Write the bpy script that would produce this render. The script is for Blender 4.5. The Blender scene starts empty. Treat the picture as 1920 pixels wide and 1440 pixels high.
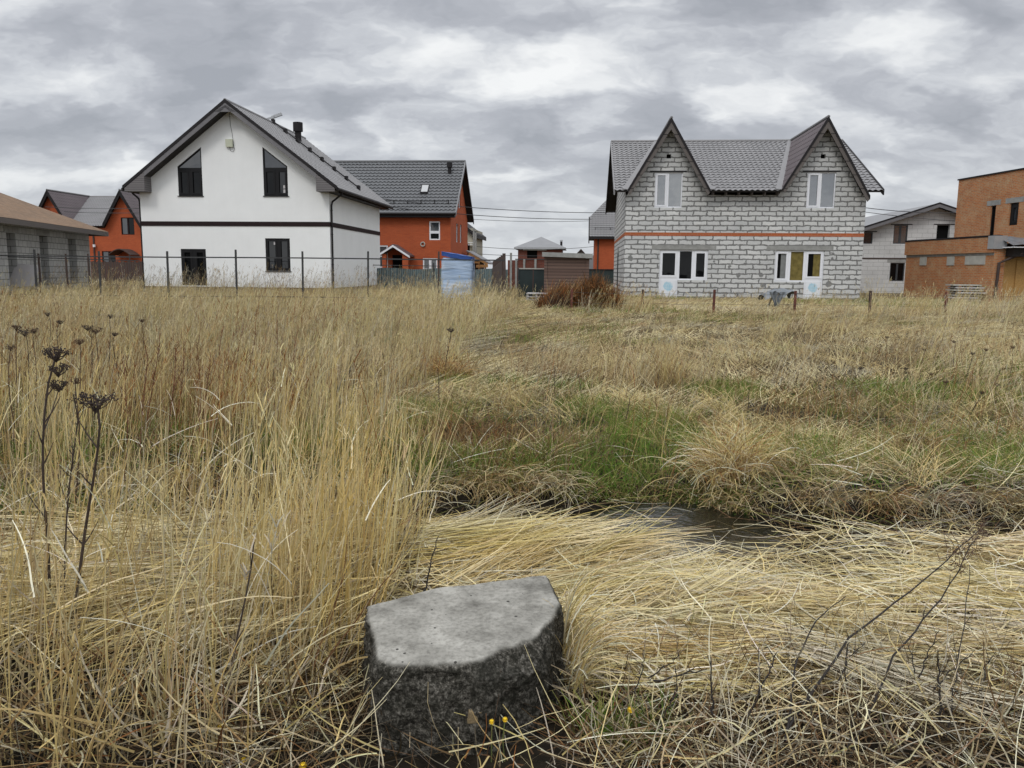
import bpy, bmesh, math, random
import numpy as np
from mathutils import Vector, Matrix, noise as mnoise

random.seed(5)
rng = np.random.default_rng(11)
SC = bpy.context.scene
COL = SC.collection

# ------------------------------------------------------------------ camera
FPX = 1480.0                       # focal length in pixels of the 1920 px wide photograph
PITCH = math.atan(212 / FPX)
ROLL = .009
EYE = np.array([0, 0, 1.6])
cam = bpy.data.objects.new('camera', bpy.data.cameras.new('camera'))
COL.objects.link(cam)
cam.data.sensor_width = 36
cam.data.lens = 36 * FPX / 1920
cam.data.clip_start = .05
cam.data.clip_end = 4000
cam.matrix_world = Matrix.Translation((0, 0, 1.6)) @ Matrix.Rotation(math.pi / 2 - PITCH, 4, 'X') @ Matrix.Rotation(ROLL, 4, 'Z')
SC.camera = cam

# ------------------------------------------------------------------ world: overcast sky with a cloud deck
SUN_EL, SUN_AZ = math.radians(48), math.radians(-150)     # behind the camera, to its left
W = bpy.data.worlds.new('World')
SC.world = W
W.use_nodes = True
nt = W.node_tree
nt.nodes.clear()


def nn(tree, kind, **kw):
    n = tree.nodes.new(kind)
    for k, v in kw.items():
        if k == 'op':
            n.operation = v
        else:
            setattr(n, k, v)
    return n


def link(tree, a, b):
    tree.links.new(a, b)


def math_node(tree, op, a, b=None, c=None, clamp=False):
    n = tree.nodes.new('ShaderNodeMath')
    n.operation = op
    n.use_clamp = clamp
    for i, v in enumerate((a, b, c)):
        if v is None:
            continue
        if isinstance(v, (int, float)):
            n.inputs[i].default_value = v
        else:
            tree.links.new(v, n.inputs[i])
    return n.outputs[0]


def ramp(tree, fac, stops, interp='LINEAR'):
    n = tree.nodes.new('ShaderNodeValToRGB')
    n.color_ramp.interpolation = interp
    e = n.color_ramp.elements
    while len(e) < len(stops):
        e.new(.5)
    for i, (p, c) in enumerate(stops):
        e[i].position = p
        e[i].color = (*c, 1) if len(c) == 3 else c
    tree.links.new(fac, n.inputs[0])
    return n.outputs[0]


def maprange(tree, v, a, b, c, d, smooth=False):
    n = tree.nodes.new('ShaderNodeMapRange')
    if smooth:
        n.interpolation_type = 'SMOOTHSTEP'
    tree.links.new(v, n.inputs[0])
    for i, x in enumerate((a, b, c, d)):
        n.inputs[i + 1].default_value = x
    return n.outputs[0]


def mixc(tree, fac, a, b, mode='MIX'):
    n = tree.nodes.new('ShaderNodeMix')
    n.data_type = 'RGBA'
    n.blend_type = mode
    for s, v in ((n.inputs[0], fac), (n.inputs[6], a), (n.inputs[7], b)):
        if isinstance(v, (int, float)):
            s.default_value = v
        elif isinstance(v, tuple):
            s.default_value = (*v, 1)
        else:
            tree.links.new(v, s)
    return n.outputs[2]


tc = nn(nt, 'ShaderNodeTexCoord')
sep = nn(nt, 'ShaderNodeSeparateXYZ')
link(nt, tc.outputs['Generated'], sep.inputs[0])
zc = math_node(nt, 'ADD', math_node(nt, 'MAXIMUM', sep.outputs[2], 0.0), .40)
cmb = nn(nt, 'ShaderNodeCombineXYZ')
link(nt, math_node(nt, 'DIVIDE', sep.outputs[0], zc), cmb.inputs[0])
link(nt, math_node(nt, 'DIVIDE', sep.outputs[1], zc), cmb.inputs[1])


SKY_OX, SKY_OY = 2.2, 11.5


def wnoise(vec, scale, detail, rough, dist, off, colour=False):
    mp = nn(nt, 'ShaderNodeMapping')
    mp.inputs['Location'].default_value = off
    mp.inputs['Scale'].default_value = scale
    link(nt, vec, mp.inputs['Vector'])
    n = nn(nt, 'ShaderNodeTexNoise')
    n.inputs['Scale'].default_value = 1
    n.inputs['Detail'].default_value = detail
    n.inputs['Roughness'].default_value = rough
    n.inputs['Distortion'].default_value = dist
    link(nt, mp.outputs[0], n.inputs['Vector'])
    return n.outputs['Color' if colour else 'Fac']


base_v = cmb.outputs[0]
wc = wnoise(base_v, (5, 7, 1), 4, .6, 0, (1.7, 2.2, 0), True)
ws = nn(nt, 'ShaderNodeVectorMath', op='MULTIPLY_ADD')
link(nt, wc, ws.inputs[0])
ws.inputs[1].default_value = (.28, .22, 0)
link(nt, base_v, ws.inputs[2])
warped = ws.outputs[0]
big = wnoise(warped, (1.5, 2.8, 1), 2, .5, 0, (SKY_OX, SKY_OY, 0))
mid = wnoise(warped, (4.4, 6.0, 1), 6, .5, 0, (8.3, 1.4, 0))
cl = math_node(nt, 'ADD', math_node(nt, 'MULTIPLY', big, .45), math_node(nt, 'MULTIPLY', mid, .55))
# the large banks and gaps of this day's cloud deck: azimuth, elevation (degrees), half widths, lift
for az_, el_, wa_, we_, amp_ in ((2, 18.5, 20, 3.4, -.07), (-2, 14.6, 9, 2.2, .085), (-20, 13.8, 8, 1.6, .06), (1.5, 11.3, 12, 2.2, -.075), (-12, 12.2, 7, 1.6, -.03),
                                 (13, 12.6, 7, 1.8, .06), (-32, 15.5, 9, 1.6, .04), (-33, 18.5, 8, 2, -.05), (32, 15, 6, 2.2, .07), (26, 18.5, 8, 1.6, -.05), (0, 7.6, 7, 1.2, -.05), (-30, 11, 8, 1.4, -.035)):
    az_, el_ = math.radians(az_), math.radians(el_)
    zz = math.sin(el_) + .40
    cx_, cy_ = math.sin(az_) * math.cos(el_) / zz, math.cos(az_) * math.cos(el_) / zz
    sb = nn(nt, 'ShaderNodeVectorMath', op='SUBTRACT')
    link(nt, warped, sb.inputs[0])
    sb.inputs[1].default_value = (cx_ + .14, cy_ + .11, 0)
    sc_ = nn(nt, 'ShaderNodeVectorMath', op='MULTIPLY')
    link(nt, sb.outputs[0], sc_.inputs[0])
    sc_.inputs[1].default_value = (zz / math.radians(wa_) * .55, .55 * zz * zz / math.radians(we_), 0)
    ln_ = nn(nt, 'ShaderNodeVectorMath', op='LENGTH')
    link(nt, sc_.outputs[0], ln_.inputs[0])
    cl = math_node(nt, 'ADD', cl, maprange(nt, ln_.outputs['Value'], 0, 1, amp_ * .7, 0, True))
cloud = ramp(nt, cl, [(.37, (.36, .378, .415)), (.455, (.455, .472, .512)), (.515, (.60, .62, .653)), (.575, (.77, .785, .80)), (.64, (.90, .91, .91))])
sky = nn(nt, 'ShaderNodeTexSky')
sky.sky_type = 'NISHITA'
sky.sun_disc = False
sky.sun_elevation = SUN_EL
sky.sun_rotation = -SUN_AZ
skyc = mixc(nt, 1.0, sky.outputs[0], (.1, .1, .1), 'MULTIPLY')
col = mixc(nt, .95, skyc, cloud)
hz = maprange(nt, sep.outputs[2], 0, .16, .6, 0, True)
col = mixc(nt, hz, col, (.60, .63, .66))
# an overcast sky is brightest overhead
over = maprange(nt, sep.outputs[2], .36, .95, 1, 2.5, True)
back = maprange(nt, sep.outputs[1], .1, -.7, 1, 1.3, True)
bg = nn(nt, 'ShaderNodeBackground')
link(nt, col, bg.inputs[0])
link(nt, math_node(nt, 'MULTIPLY', math_node(nt, 'MULTIPLY', over, back), 1.06), bg.inputs[1])
out = nn(nt, 'ShaderNodeOutputWorld')
link(nt, bg.outputs[0], out.inputs[0])

sun = bpy.data.objects.new('sun', bpy.data.lights.new('sun', 'SUN'))
COL.objects.link(sun)
sun.data.energy = .95
sun.data.angle = math.radians(14)
sun.data.color = (1, .97, .92)
sd = Vector((math.sin(SUN_AZ) * math.cos(SUN_EL), math.cos(SUN_AZ) * math.cos(SUN_EL), math.sin(SUN_EL)))
sun.rotation_euler = sd.to_track_quat('Z', 'Y').to_euler()

SC.view_settings.view_transform = 'Standard'
SC.view_settings.look = 'None'
SC.view_settings.exposure = 0
SC.view_settings.gamma = 1
SC.cycles.max_bounces = 6
SC.cycles.diffuse_bounces = 2
SC.cycles.glossy_bounces = 3
SC.cycles.transmission_bounces = 3
SC.cycles.transparent_max_bounces = 6
SC.cycles.use_denoising = True
SC.cycles.denoiser = 'OPENIMAGEDENOISE'
SC.cycles.denoising_input_passes = 'RGB_ALBEDO_NORMAL'
SC.cycles.use_adaptive_sampling = False


# ------------------------------------------------------------------ measuring helpers (photo pixel -> point on a real plane)
def ray(px, py):
    dx, dy = px - 960, py - 720
    c, s = math.cos(ROLL), math.sin(ROLL)
    x, y = dx * c + dy * s, -dx * s + dy * c
    return np.array([x / FPX, math.cos(PITCH) - y / FPX * math.sin(PITCH), -math.sin(PITCH) - y / FPX * math.cos(PITCH)])


def at(px, py, Y):
    d = ray(px, py)
    return EYE + d * (Y / d[1])


def fpx(O, a, px, py):
    """u, z on the vertical plane through O with heading a"""
    d = ray(px, py)
    n = np.array([-math.sin(a), math.cos(a), 0])
    o = np.array([O[0], O[1], 0.])
    t = ((o - EYE) @ n) / (d @ n)
    P = EYE + d * t - o
    return float(P[0] * math.cos(a) + P[1] * math.sin(a)), float(P[2])


# ------------------------------------------------------------------ ground shape
def sstep(a, b, x):
    t = np.clip((x - a) / (b - a), 0, 1)
    return t * t * (3 - 2 * t)


def vnoise(x, y, seed=0):
    """cheap smooth noise from sines, about -1..1"""
    x = np.asarray(x, float)
    y = np.asarray(y, float)
    r = np.random.default_rng(100 + seed)
    s = 0
    for k in range(7):
        a = r.uniform(0, 6.28)
        f = r.uniform(.6, 1.7)
        s = s + np.sin((x * math.cos(a) + y * math.sin(a)) * f + r.uniform(0, 6.28) + 1.2 * np.sin((x * math.sin(a) - y * math.cos(a)) * f * .7 + r.uniform(0, 6.28)))
    return s / 4.0


def ditch_y(x):
    return 5.24 + .10 * np.sin(x * 1.3 + .4) + .10 * np.exp(-((x - 1.2) / .7) ** 2) - .05 * x


def ground_z(x, y):
    x = np.asarray(x, float)
    y = np.asarray(y, float)
    z = .30 * sstep(9, 26, y) + .12 * sstep(30, 42, y)
    d = y - ditch_y(x)
    pool = np.exp(-((x - 1.2) / .62) ** 4)
    z = z + (.05 * vnoise(x * 1.1, y * 1.1, 1) * sstep(1, 3, y) * (1 - .6 * sstep(20, 35, y)) + .02 * vnoise(x * 4, y * 4, 2)) * (1 - .8 * np.exp(-(d / 1.0) ** 2))
    wid = .26 + .24 * pool + .03 * np.sin(x * 2.1)
    z = z - .32 * np.exp(-(np.abs(d) / wid) ** 3)
    z = z - (.04 + .12 * pool) * np.exp(-(np.abs(d + .8) / .55) ** 3) + .05 * np.exp(-((d - .95) / .45) ** 2) - .15 * pool * np.exp(-(np.abs(d - .85) / .5) ** 3)
    return z


WATER_Z = -.16


def pool_half(x):
    """half width of the wet ditch; widest at the pool"""
    return .26 + .24 * np.exp(-((np.asarray(x, float) - 1.15) / .58) ** 4) + .03 * np.sin(np.asarray(x, float) * 2.1)


# ------------------------------------------------------------------ mesh building


class MB:
    def __init__(self):
        self.v, self.f, self.m, self.mats = [], [], [], []

    def mi(self, mat):
        if mat not in self.mats:
            self.mats.append(mat)
        return self.mats.index(mat)

    def face(self, pts, mat):
        k = len(self.v)
        self.v += [tuple(map(float, p)) for p in pts]
        self.f.append(tuple(range(k, k + len(pts))))
        self.m.append(self.mi(mat))

    def box(self, a, b, mat):
        x0, y0, z0 = (min(a[i], b[i]) for i in range(3))
        x1, y1, z1 = (max(a[i], b[i]) for i in range(3))
        p = [(x0, y0, z0), (x1, y0, z0), (x1, y1, z0), (x0, y1, z0), (x0, y0, z1), (x1, y0, z1), (x1, y1, z1), (x0, y1, z1)]
        for q in ((0, 3, 2, 1), (4, 5, 6, 7), (0, 1, 5, 4), (1, 2, 6, 5), (2, 3, 7, 6), (3, 0, 4, 7)):
            self.face([p[i] for i in q], mat)

    def prism(self, poly, vec, mat):
        """closed prism of a planar polygon swept by vec"""
        P = [Vector(p) for p in poly]
        vec = Vector(vec)
        n = Vector((0, 0, 0))
        for i in range(len(P)):
            n += (P[i] - P[0]).cross(P[(i + 1) % len(P)] - P[0])
        if n.dot(vec) > 0:
            P.reverse()
        Q = [p + vec for p in P]
        self.face(P, mat)
        self.face(list(reversed(Q)), mat)
        for i in range(len(P)):
            j = (i + 1) % len(P)
            self.face([P[j], P[i], Q[i], Q[j]], mat)

    def beam(self, a, b, w, h, mat, up=(0, 0, 1)):
        a, b = Vector(a), Vector(b)
        d = (b - a).normalized()
        s = d.cross(Vector(up))
        if s.length < 1e-4:
            s = d.cross(Vector((1, 0, 0)))
        s.normalize()
        t = s.cross(d)
        poly = [a + s * w / 2 * i + t * h / 2 * j for i, j in ((-1, -1), (1, -1), (1, 1), (-1, 1))]
        self.prism(poly, b - a, mat)

    def tube(self, pts, r, mat, n=6, cap=True):
        pts = [Vector(p) for p in pts]
        rs = r if isinstance(r, (list, tuple)) else [r] * len(pts)
        rings = []
        ref = None
        for i, p in enumerate(pts):
            d = (pts[min(i + 1, len(pts) - 1)] - pts[max(i - 1, 0)]).normalized()
            if ref is None:
                ref = d.orthogonal().normalized()
            ref = (ref - d * ref.dot(d)).normalized()
            q = d.cross(ref)
            k = len(self.v)
            for j in range(n):
                a = 2 * math.pi * j / n
                self.v.append(tuple(p + (ref * math.cos(a) + q * math.sin(a)) * rs[i]))
            rings.append(k)
        mi = self.mi(mat)
        for a, b in zip(rings, rings[1:]):
            for j in range(n):
                self.f.append((a + j, a + (j + 1) % n, b + (j + 1) % n, b + j))
                self.m.append(mi)
        if cap:
            self.f.append(tuple(reversed(range(rings[0], rings[0] + n))))
            self.f.append(tuple(range(rings[-1], rings[-1] + n)))
            self.m += [mi, mi]

    def wall(self, O, U, outline, holes, reveal, mat, V=(0, 0, 1), revmat=None):
        """flat wall with openings: outline and holes in (u, v)"""
        O, U, V = Vector(O), Vector(U), Vector(V)
        N = U.cross(V).normalized()
        bm = bmesh.new()
        edges = []
        for loop in [outline] + list(holes):
            vs = [bm.verts.new((p[0], p[1], 0)) for p in loop]
            for i in range(len(vs)):
                edges.append(bm.edges.new((vs[i], vs[(i + 1) % len(vs)])))
        bmesh.ops.triangle_fill(bm, use_beauty=True, use_dissolve=False, edges=edges, normal=(0, 0, 1))
        for f in bm.faces:
            c = [l.vert.co for l in f.loops]
            if (c[1] - c[0]).cross(c[2] - c[0]).z < 0:
                c.reverse()
            self.face([O + U * p.x + V * p.y for p in c], mat)
        bm.free()
        for h in holes:
            area = sum(h[i][0] * h[(i + 1) % len(h)][1] - h[(i + 1) % len(h)][0] * h[i][1] for i in range(len(h)))
            h = list(h) if area > 0 else list(reversed(h))
            for i in range(len(h)):
                p, q = h[i], h[(i + 1) % len(h)]
                P, Q = O + U * p[0] + V * p[1], O + U * q[0] + V * q[1]
                self.face([P, Q, Q - N * reveal, P - N * reveal], revmat or mat)

    def build(self, name, parent=None, smooth=False, world=None):
        me = bpy.data.meshes.new(name)
        me.from_pydata(self.v, [], self.f)
        for m in self.mats:
            me.materials.append(m)
        if len(self.mats) > 1:
            me.polygons.foreach_set('material_index', self.m)
        uv = me.uv_layers.new(name='UVMap')
        co = np.array(self.v)
        data = np.zeros((len(me.loops), 2))
        for p in me.polygons:
            n = np.array(p.normal)
            u = np.array([-n[1], n[0], 0])
            l = np.linalg.norm(u)
            u = u / l if l > .05 else np.array([1., 0, 0])
            v = np.cross(n, u)
            if v[2] < 0 and abs(v[2]) > .05:
                pass
            for li in p.loop_indices:
                q = co[me.loops[li].vertex_index]
                data[li] = (q @ u, q @ v)
        uv.data.foreach_set('uv', data.ravel())
        if smooth:
            me.polygons.foreach_set('use_smooth', [True] * len(me.polygons))
        o = bpy.data.objects.new(name, me)
        COL.objects.link(o)
        o.parent = parent
        return o


def tag(o, label=None, cat=None, group=None, kind=None):
    if label:
        o['label'] = label
    if cat:
        o['category'] = cat
    if group:
        o['group'] = group
    if kind:
        o['kind'] = kind
    return o


def thing(name, label, cat, loc=(0, 0, 0), rz=0, group=None):
    o = bpy.data.objects.new(name, None)
    o.empty_display_size = .2
    COL.objects.link(o)
    o.location = loc
    o.rotation_euler = (0, 0, rz)
    return tag(o, label, cat, group)


def copy_tree(o, parent=None):
    c = o.copy()
    COL.objects.link(c)
    c.parent = parent
    for ch in list(o.children):
        copy_tree(ch, c)
    return c


def tile_sheet(name, parent, O, U, S, width, length, mat, clips=(), under=None, row=.35, wave=.25, step=.05, fine=True):
    """profiled metal tile roofing: every row is a strip lifted at its lower edge, wavy across; clipped by planes"""
    O, U, S = Vector(O), Vector(U).normalized(), Vector(S).normalized()
    N = U.cross(S)
    bm = bmesh.new()
    du = wave / (6 if fine else 4)
    nu = max(2, int(width / du))
    us = [width * i / nu for i in range(nu + 1)]
    wv = [.018 * math.cos(2 * math.pi * u / wave) for u in us]
    nr = max(1, round(length / row))
    rl = length / nr
    for r in range(nr):
        lo, hi = [], []
        lip = []
        for u, w in zip(us, wv):
            v0 = r * rl - .02 + w * 1.3
            lo.append(bm.verts.new(O + U * u + S * v0 + N * (step + w)))
            lip.append(bm.verts.new(O + U * u + S * (v0 + .012) + N * (step + w - .014)))
            hi.append(bm.verts.new(O + U * u + S * ((r + 1) * rl + .03) + N * (.004 + w * .6)))
        for i in range(nu):
            bm.faces.new((lo[i], lo[i + 1], hi[i + 1], hi[i]))
            bm.faces.new((lip[i], lip[i + 1], lo[i + 1], lo[i]))
    for co, no in clips:
        bmesh.ops.bisect_plane(bm, geom=bm.verts[:] + bm.edges[:] + bm.faces[:], plane_co=co, plane_no=no, clear_outer=True)
    me = bpy.data.meshes.new(name)
    bm.to_mesh(me)
    bm.free()
    me.materials.append(mat)
    o = bpy.data.objects.new(name, me)
    COL.objects.link(o)
    o.parent = parent
    if under is not None:
        b2 = bmesh.new()
        th = .07
        ps = [O - N * .012, O + U * width - N * .012, O + U * width + S * length - N * .012, O + S * length - N * .012]
        qs = [p - N * th for p in ps]
        V1 = [b2.verts.new(p) for p in ps]
        V2 = [b2.verts.new(p) for p in qs]
        b2.faces.new(V1)
        b2.faces.new(list(reversed(V2)))
        for i in range(4):
            b2.faces.new((V1[(i + 1) % 4], V1[i], V2[i], V2[(i + 1) % 4]))
        for co, no in clips:
            bmesh.ops.bisect_plane(b2, geom=b2.verts[:] + b2.edges[:] + b2.faces[:], plane_co=co, plane_no=no, clear_outer=True)
        me2 = bpy.data.meshes.new('roof_deck')
        b2.to_mesh(me2)
        b2.free()
        me2.materials.append(under)
        o2 = bpy.data.objects.new('roof_deck', me2)
        COL.objects.link(o2)
        o2.parent = o
    return o


def inset(poly, t):
    """inset of a convex counter-clockwise polygon"""
    n = len(poly)
    res = []
    for i in range(n):
        p0, p1, p2 = np.array(poly[i - 1]), np.array(poly[i]), np.array(poly[(i + 1) % n])
        d1 = (p1 - p0) / np.linalg.norm(p1 - p0)
        d2 = (p2 - p1) / np.linalg.norm(p2 - p1)
        n1, n2 = np.array([-d1[1], d1[0]]), np.array([-d2[1], d2[0]])
        b = n1 + n2
        res.append(tuple(p1 + b * (t / (1 + n1 @ n2))))
    return res


def ring(mb, P3, outer, t, d0, d1, mat):
    """frame ring standing from depth d0 to d1 (outside = positive)"""
    inn = inset(outer, t)
    n = len(outer)
    for i in range(n):
        j = (i + 1) % n
        mb.face([P3(outer[i], d1), P3(outer[j], d1), P3(inn[j], d1), P3(inn[i], d1)], mat)
        mb.face([P3(inn[i], d1), P3(inn[j], d1), P3(inn[j], d0), P3(inn[i], d0)], mat)
        mb.face([P3(outer[j], d1), P3(outer[i], d1), P3(outer[i], d0), P3(outer[j], d0)], mat)
    return inn


def window(parent, O, U, cells, fmat, panes, depth=.1, frame=.07, name='window', sash=()):
    """window: cells are convex polygons in (u, z) that share edges; panes = material per cell. frame mesh + pane sub-parts"""
    O, U = Vector(O), Vector(U)
    V = Vector((0, 0, 1))
    N = U.cross(V).normalized()
    P3 = lambda p, d: O + U * p[0] + V * p[1] + N * d
    mb = MB()
    pl = []
    for i, c in enumerate(cells):
        area = sum(c[k][0] * c[(k + 1) % len(c)][1] - c[(k + 1) % len(c)][0] * c[k][1] for k in range(len(c)))
        c = list(c) if area > 0 else list(reversed(c))
        inn = ring(mb, P3, c, frame * .55, -depth - .03, -depth + .035, fmat)
        if i in sash:
            inn = ring(mb, P3, inn, frame * .8, -depth - .03, -depth + .05, fmat)
        pl.append((inn, panes[i]))
    w = mb.build(name, parent)
    for inn, pm in pl:
        q = MB()
        q.face([P3(p, -depth - .012) for p in inn], pm)
        q.build('pane', w)
    return w


def rect(u0, z0, u1, z1):
    return [(u0, z0), (u1, z0), (u1, z1), (u0, z1)]


# ------------------------------------------------------------------ materials
def new_mat(name):
    m = bpy.data.materials.new(name)
    m.use_nodes = True
    t = m.node_tree
    return m, t, t.nodes['Principled BSDF']


def tex_noise(t, vec, scale, detail=4, rough=.55, dist=0):
    n = t.nodes.new('ShaderNodeTexNoise')
    n.inputs['Scale'].default_value = scale
    n.inputs['Detail'].default_value = detail
    n.inputs['Roughness'].default_value = rough
    n.inputs['Distortion'].default_value = dist
    if vec is not None:
        t.links.new(vec, n.inputs['Vector'])
    return n


def coords(t, which='Object'):
    return t.nodes.new('ShaderNodeTexCoord').outputs[which]


def bump(t, b, h, strength, dist=.02):
    n = t.nodes.new('ShaderNodeBump')
    n.inputs['Strength'].default_value = strength
    n.inputs['Distance'].default_value = dist
    t.links.new(h, n.inputs['Height'])
    t.links.new(n.outputs[0], b.inputs['Normal'])


def plain(name, c, rough=.6, var=.12, scale=3, metal=0, bumps=0, spec=.5):
    m, t, b = new_mat(name)
    v = coords(t)
    n = tex_noise(t, v, scale, 5)
    lo = tuple(x * (1 - var) for x in c)
    hi = tuple(min(1, x * (1 + var)) for x in c)
    t.links.new(ramp(t, n.outputs['Fac'], [(.3, lo), (.7, hi)]), b.inputs['Base Color'])
    b.inputs['Roughness'].default_value = rough
    b.inputs['Metallic'].default_value = metal
    b.inputs['Specular IOR Level'].default_value = spec
    if bumps:
        bump(t, b, tex_noise(t, v, scale * 12, 4).outputs['Fac'], bumps)
    return m


def masonry(name, c1, c2, mortar, bw, bh, ms, wob=0., wscale=6, smooth=.1, dirt=None, patch=0, bump_s=.5, blotch=None, seed=0.):
    m, t, b = new_mat(name)
    uv = t.nodes.new('ShaderNodeUVMap').outputs[0]
    vec = uv
    if wob:
        n = tex_noise(t, uv, wscale, 4, .7)
        sub = t.nodes.new('ShaderNodeVectorMath')
        sub.operation = 'SUBTRACT'
        t.links.new(n.outputs['Color'], sub.inputs[0])
        sub.inputs[1].default_value = (.5, .5, .5)
        ml = t.nodes.new('ShaderNodeVectorMath')
        ml.operation = 'MULTIPLY'
        t.links.new(sub.outputs[0], ml.inputs[0])
        ml.inputs[1].default_value = (wob * 1.2, wob, 0)
        ad = t.nodes.new('ShaderNodeVectorMath')
        t.links.new(uv, ad.inputs[0])
        t.links.new(ml.outputs[0], ad.inputs[1])
        vec = ad.outputs[0]
    br = t.nodes.new('ShaderNodeTexBrick')
    t.links.new(vec, br.inputs['Vector'])
    for k, x in (('Scale', 1), ('Mortar Size', ms), ('Mortar Smooth', smooth), ('Brick Width', bw), ('Row Height', bh), ('Bias', 0)):
        br.inputs[k].default_value = x
    br.inputs['Color1'].default_value = (*c1, 1)
    br.inputs['Color2'].default_value = (*c2, 1)
    br.inputs['Mortar'].default_value = (*mortar, 1)
    colr = br.outputs['Color']
    fac = br.outputs['Fac']
    if patch:
        # round dabs of mortar, mostly on the lower courses
        vo = t.nodes.new('ShaderNodeTexVoronoi')
        vo.inputs['Scale'].default_value = 2.6
        t.links.new(vec, vo.inputs['Vector'])
        sp = t.nodes.new('ShaderNodeSeparateXYZ')
        t.links.new(uv, sp.inputs[0])
        low = maprange(t, sp.outputs[1], 2.2, 2.9, 1, 0)
        rnd = t.nodes.new('ShaderNodeSeparateColor')
        t.links.new(vo.outputs['Color'], rnd.inputs[0])
        inside = math_node(t, 'LESS_THAN', vo.outputs['Distance'], math_node(t, 'MULTIPLY', rnd.outputs[1], patch))
        keep = math_node(t, 'GREATER_THAN', math_node(t, 'MULTIPLY', rnd.outputs[0], low), .40)
        mask = math_node(t, 'MULTIPLY', inside, keep)
        colr = mixc(t, mask, colr, tuple(x * 1.12 for x in mortar))
    n2 = tex_noise(t, uv, .7, 5, .6)
    colr = mixc(t, .35, colr, ramp(t, n2.outputs['Fac'], [(.3, (.5, .5, .5)), (.7, (1, 1, 1))]), 'MULTIPLY')
    n3 = tex_noise(t, uv, 14, 4, .6)
    colr = mixc(t, .4, colr, ramp(t, n3.outputs['Fac'], [(.25, (.6, .6, .6)), (.7, (1, 1, 1))]), 'MULTIPLY')
    if blotch:
        n4 = tex_noise(t, uv, 1.6, 7, .7)
        n5 = tex_noise(t, uv, 9, 3, .6)
        f = math_node(t, 'MULTIPLY', maprange(t, n4.outputs['Fac'], .45, .62, 0, 1), maprange(t, n5.outputs['Fac'], .4, .6, .25, 1))
        colr = mixc(t, f, colr, blotch)
    t.links.new(colr, b.inputs['Base Color'])
    b.inputs['Roughness'].default_value = .9
    b.inputs['Specular IOR Level'].default_value = .25
    if bump_s:
        h = math_node(t, 'ADD', math_node(t, 'MULTIPLY', fac, -1), math_node(t, 'MULTIPLY', n3.outputs['Fac'], .5))
        bump(t, b, h, bump_s, .012)
    return m


def boards(name, c1, c2, width, vertical=False, gap=.06):
    """wooden boards / siding, seams along u (or v)"""
    m, t, b = new_mat(name)
    uv = t.nodes.new('ShaderNodeUVMap').outputs[0]
    sp = t.nodes.new('ShaderNodeSeparateXYZ')
    t.links.new(uv, sp.inputs[0])
    a = sp.outputs[0 if vertical else 1]
    k = math_node(t, 'DIVIDE', a, width)
    fr = math_node(t, 'FRACT', k)
    seam = math_node(t, 'LESS_THAN', fr, gap)
    idx = math_node(t, 'FLOOR', k)
    wn = t.nodes.new('ShaderNodeTexWhiteNoise')
    wn.noise_dimensions = '1D'
    t.links.new(idx, wn.inputs['W'])
    mp = t.nodes.new('ShaderNodeMapping')
    mp.inputs['Scale'].default_value = (40, 2, 1) if vertical else (2, 40, 1)
    t.links.new(uv, mp.inputs[0])
    g = tex_noise(t, mp.outputs[0], 1, 5, .6)
    f = math_node(t, 'ADD', math_node(t, 'MULTIPLY', wn.outputs['Value'], .5), math_node(t, 'MULTIPLY', g.outputs['Fac'], .5))
    c = mixc(t, f, c1, c2)
    c = mixc(t, seam, c, tuple(x * .15 for x in c1))
    t.links.new(c, b.inputs['Base Color'])
    b.inputs['Roughness'].default_value = .8
    return m


def glass(name, base=(.012, .014, .016), ior=1.6, rough=.02):
    m, t, b = new_mat(name)
    b.inputs['Base Color'].default_value = (*base, 1)
    b.inputs['Roughness'].default_value = rough
    b.inputs['IOR'].default_value = ior
    n = tex_noise(t, coords(t), 1.2, 2)
    bump(t, b, n.outputs['Fac'], .08, .05)
    return m


M = {}
def plaster_mat():
    m, t, b = new_mat('white plaster')
    v = coords(t)
    n1 = tex_noise(t, v, 1.1, 6, .6)
    mp = t.nodes.new('ShaderNodeMapping')
    mp.inputs['Scale'].default_value = (5, 5, .35)
    t.links.new(v, mp.inputs[0])
    n2 = tex_noise(t, mp.outputs[0], 1, 5, .65)
    c = ramp(t, n1.outputs['Fac'], [(.3, (.785, .795, .785)), (.7, (.83, .84, .83))])
    c = mixc(t, .12, c, ramp(t, n2.outputs['Fac'], [(.35, (.90, .90, .89)), (.6, (1, 1, 1))]), 'MULTIPLY')
    sp = t.nodes.new('ShaderNodeSeparateXYZ')
    t.links.new(v, sp.inputs[0])
    low = math_node(t, 'MULTIPLY', maprange(t, sp.outputs[2], .75, 1.3, .35, 0), maprange(t, tex_noise(t, v, 5, 5, .65).outputs['Fac'], .4, .65, 0, 1))
    t.links.new(mixc(t, low, c, (.42, .39, .33)), b.inputs['Base Color'])
    b.inputs['Roughness'].default_value = .88
    b.inputs['Specular IOR Level'].default_value = .25
    bump(t, b, tex_noise(t, v, 16, 4).outputs['Fac'], .08)
    return m


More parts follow.
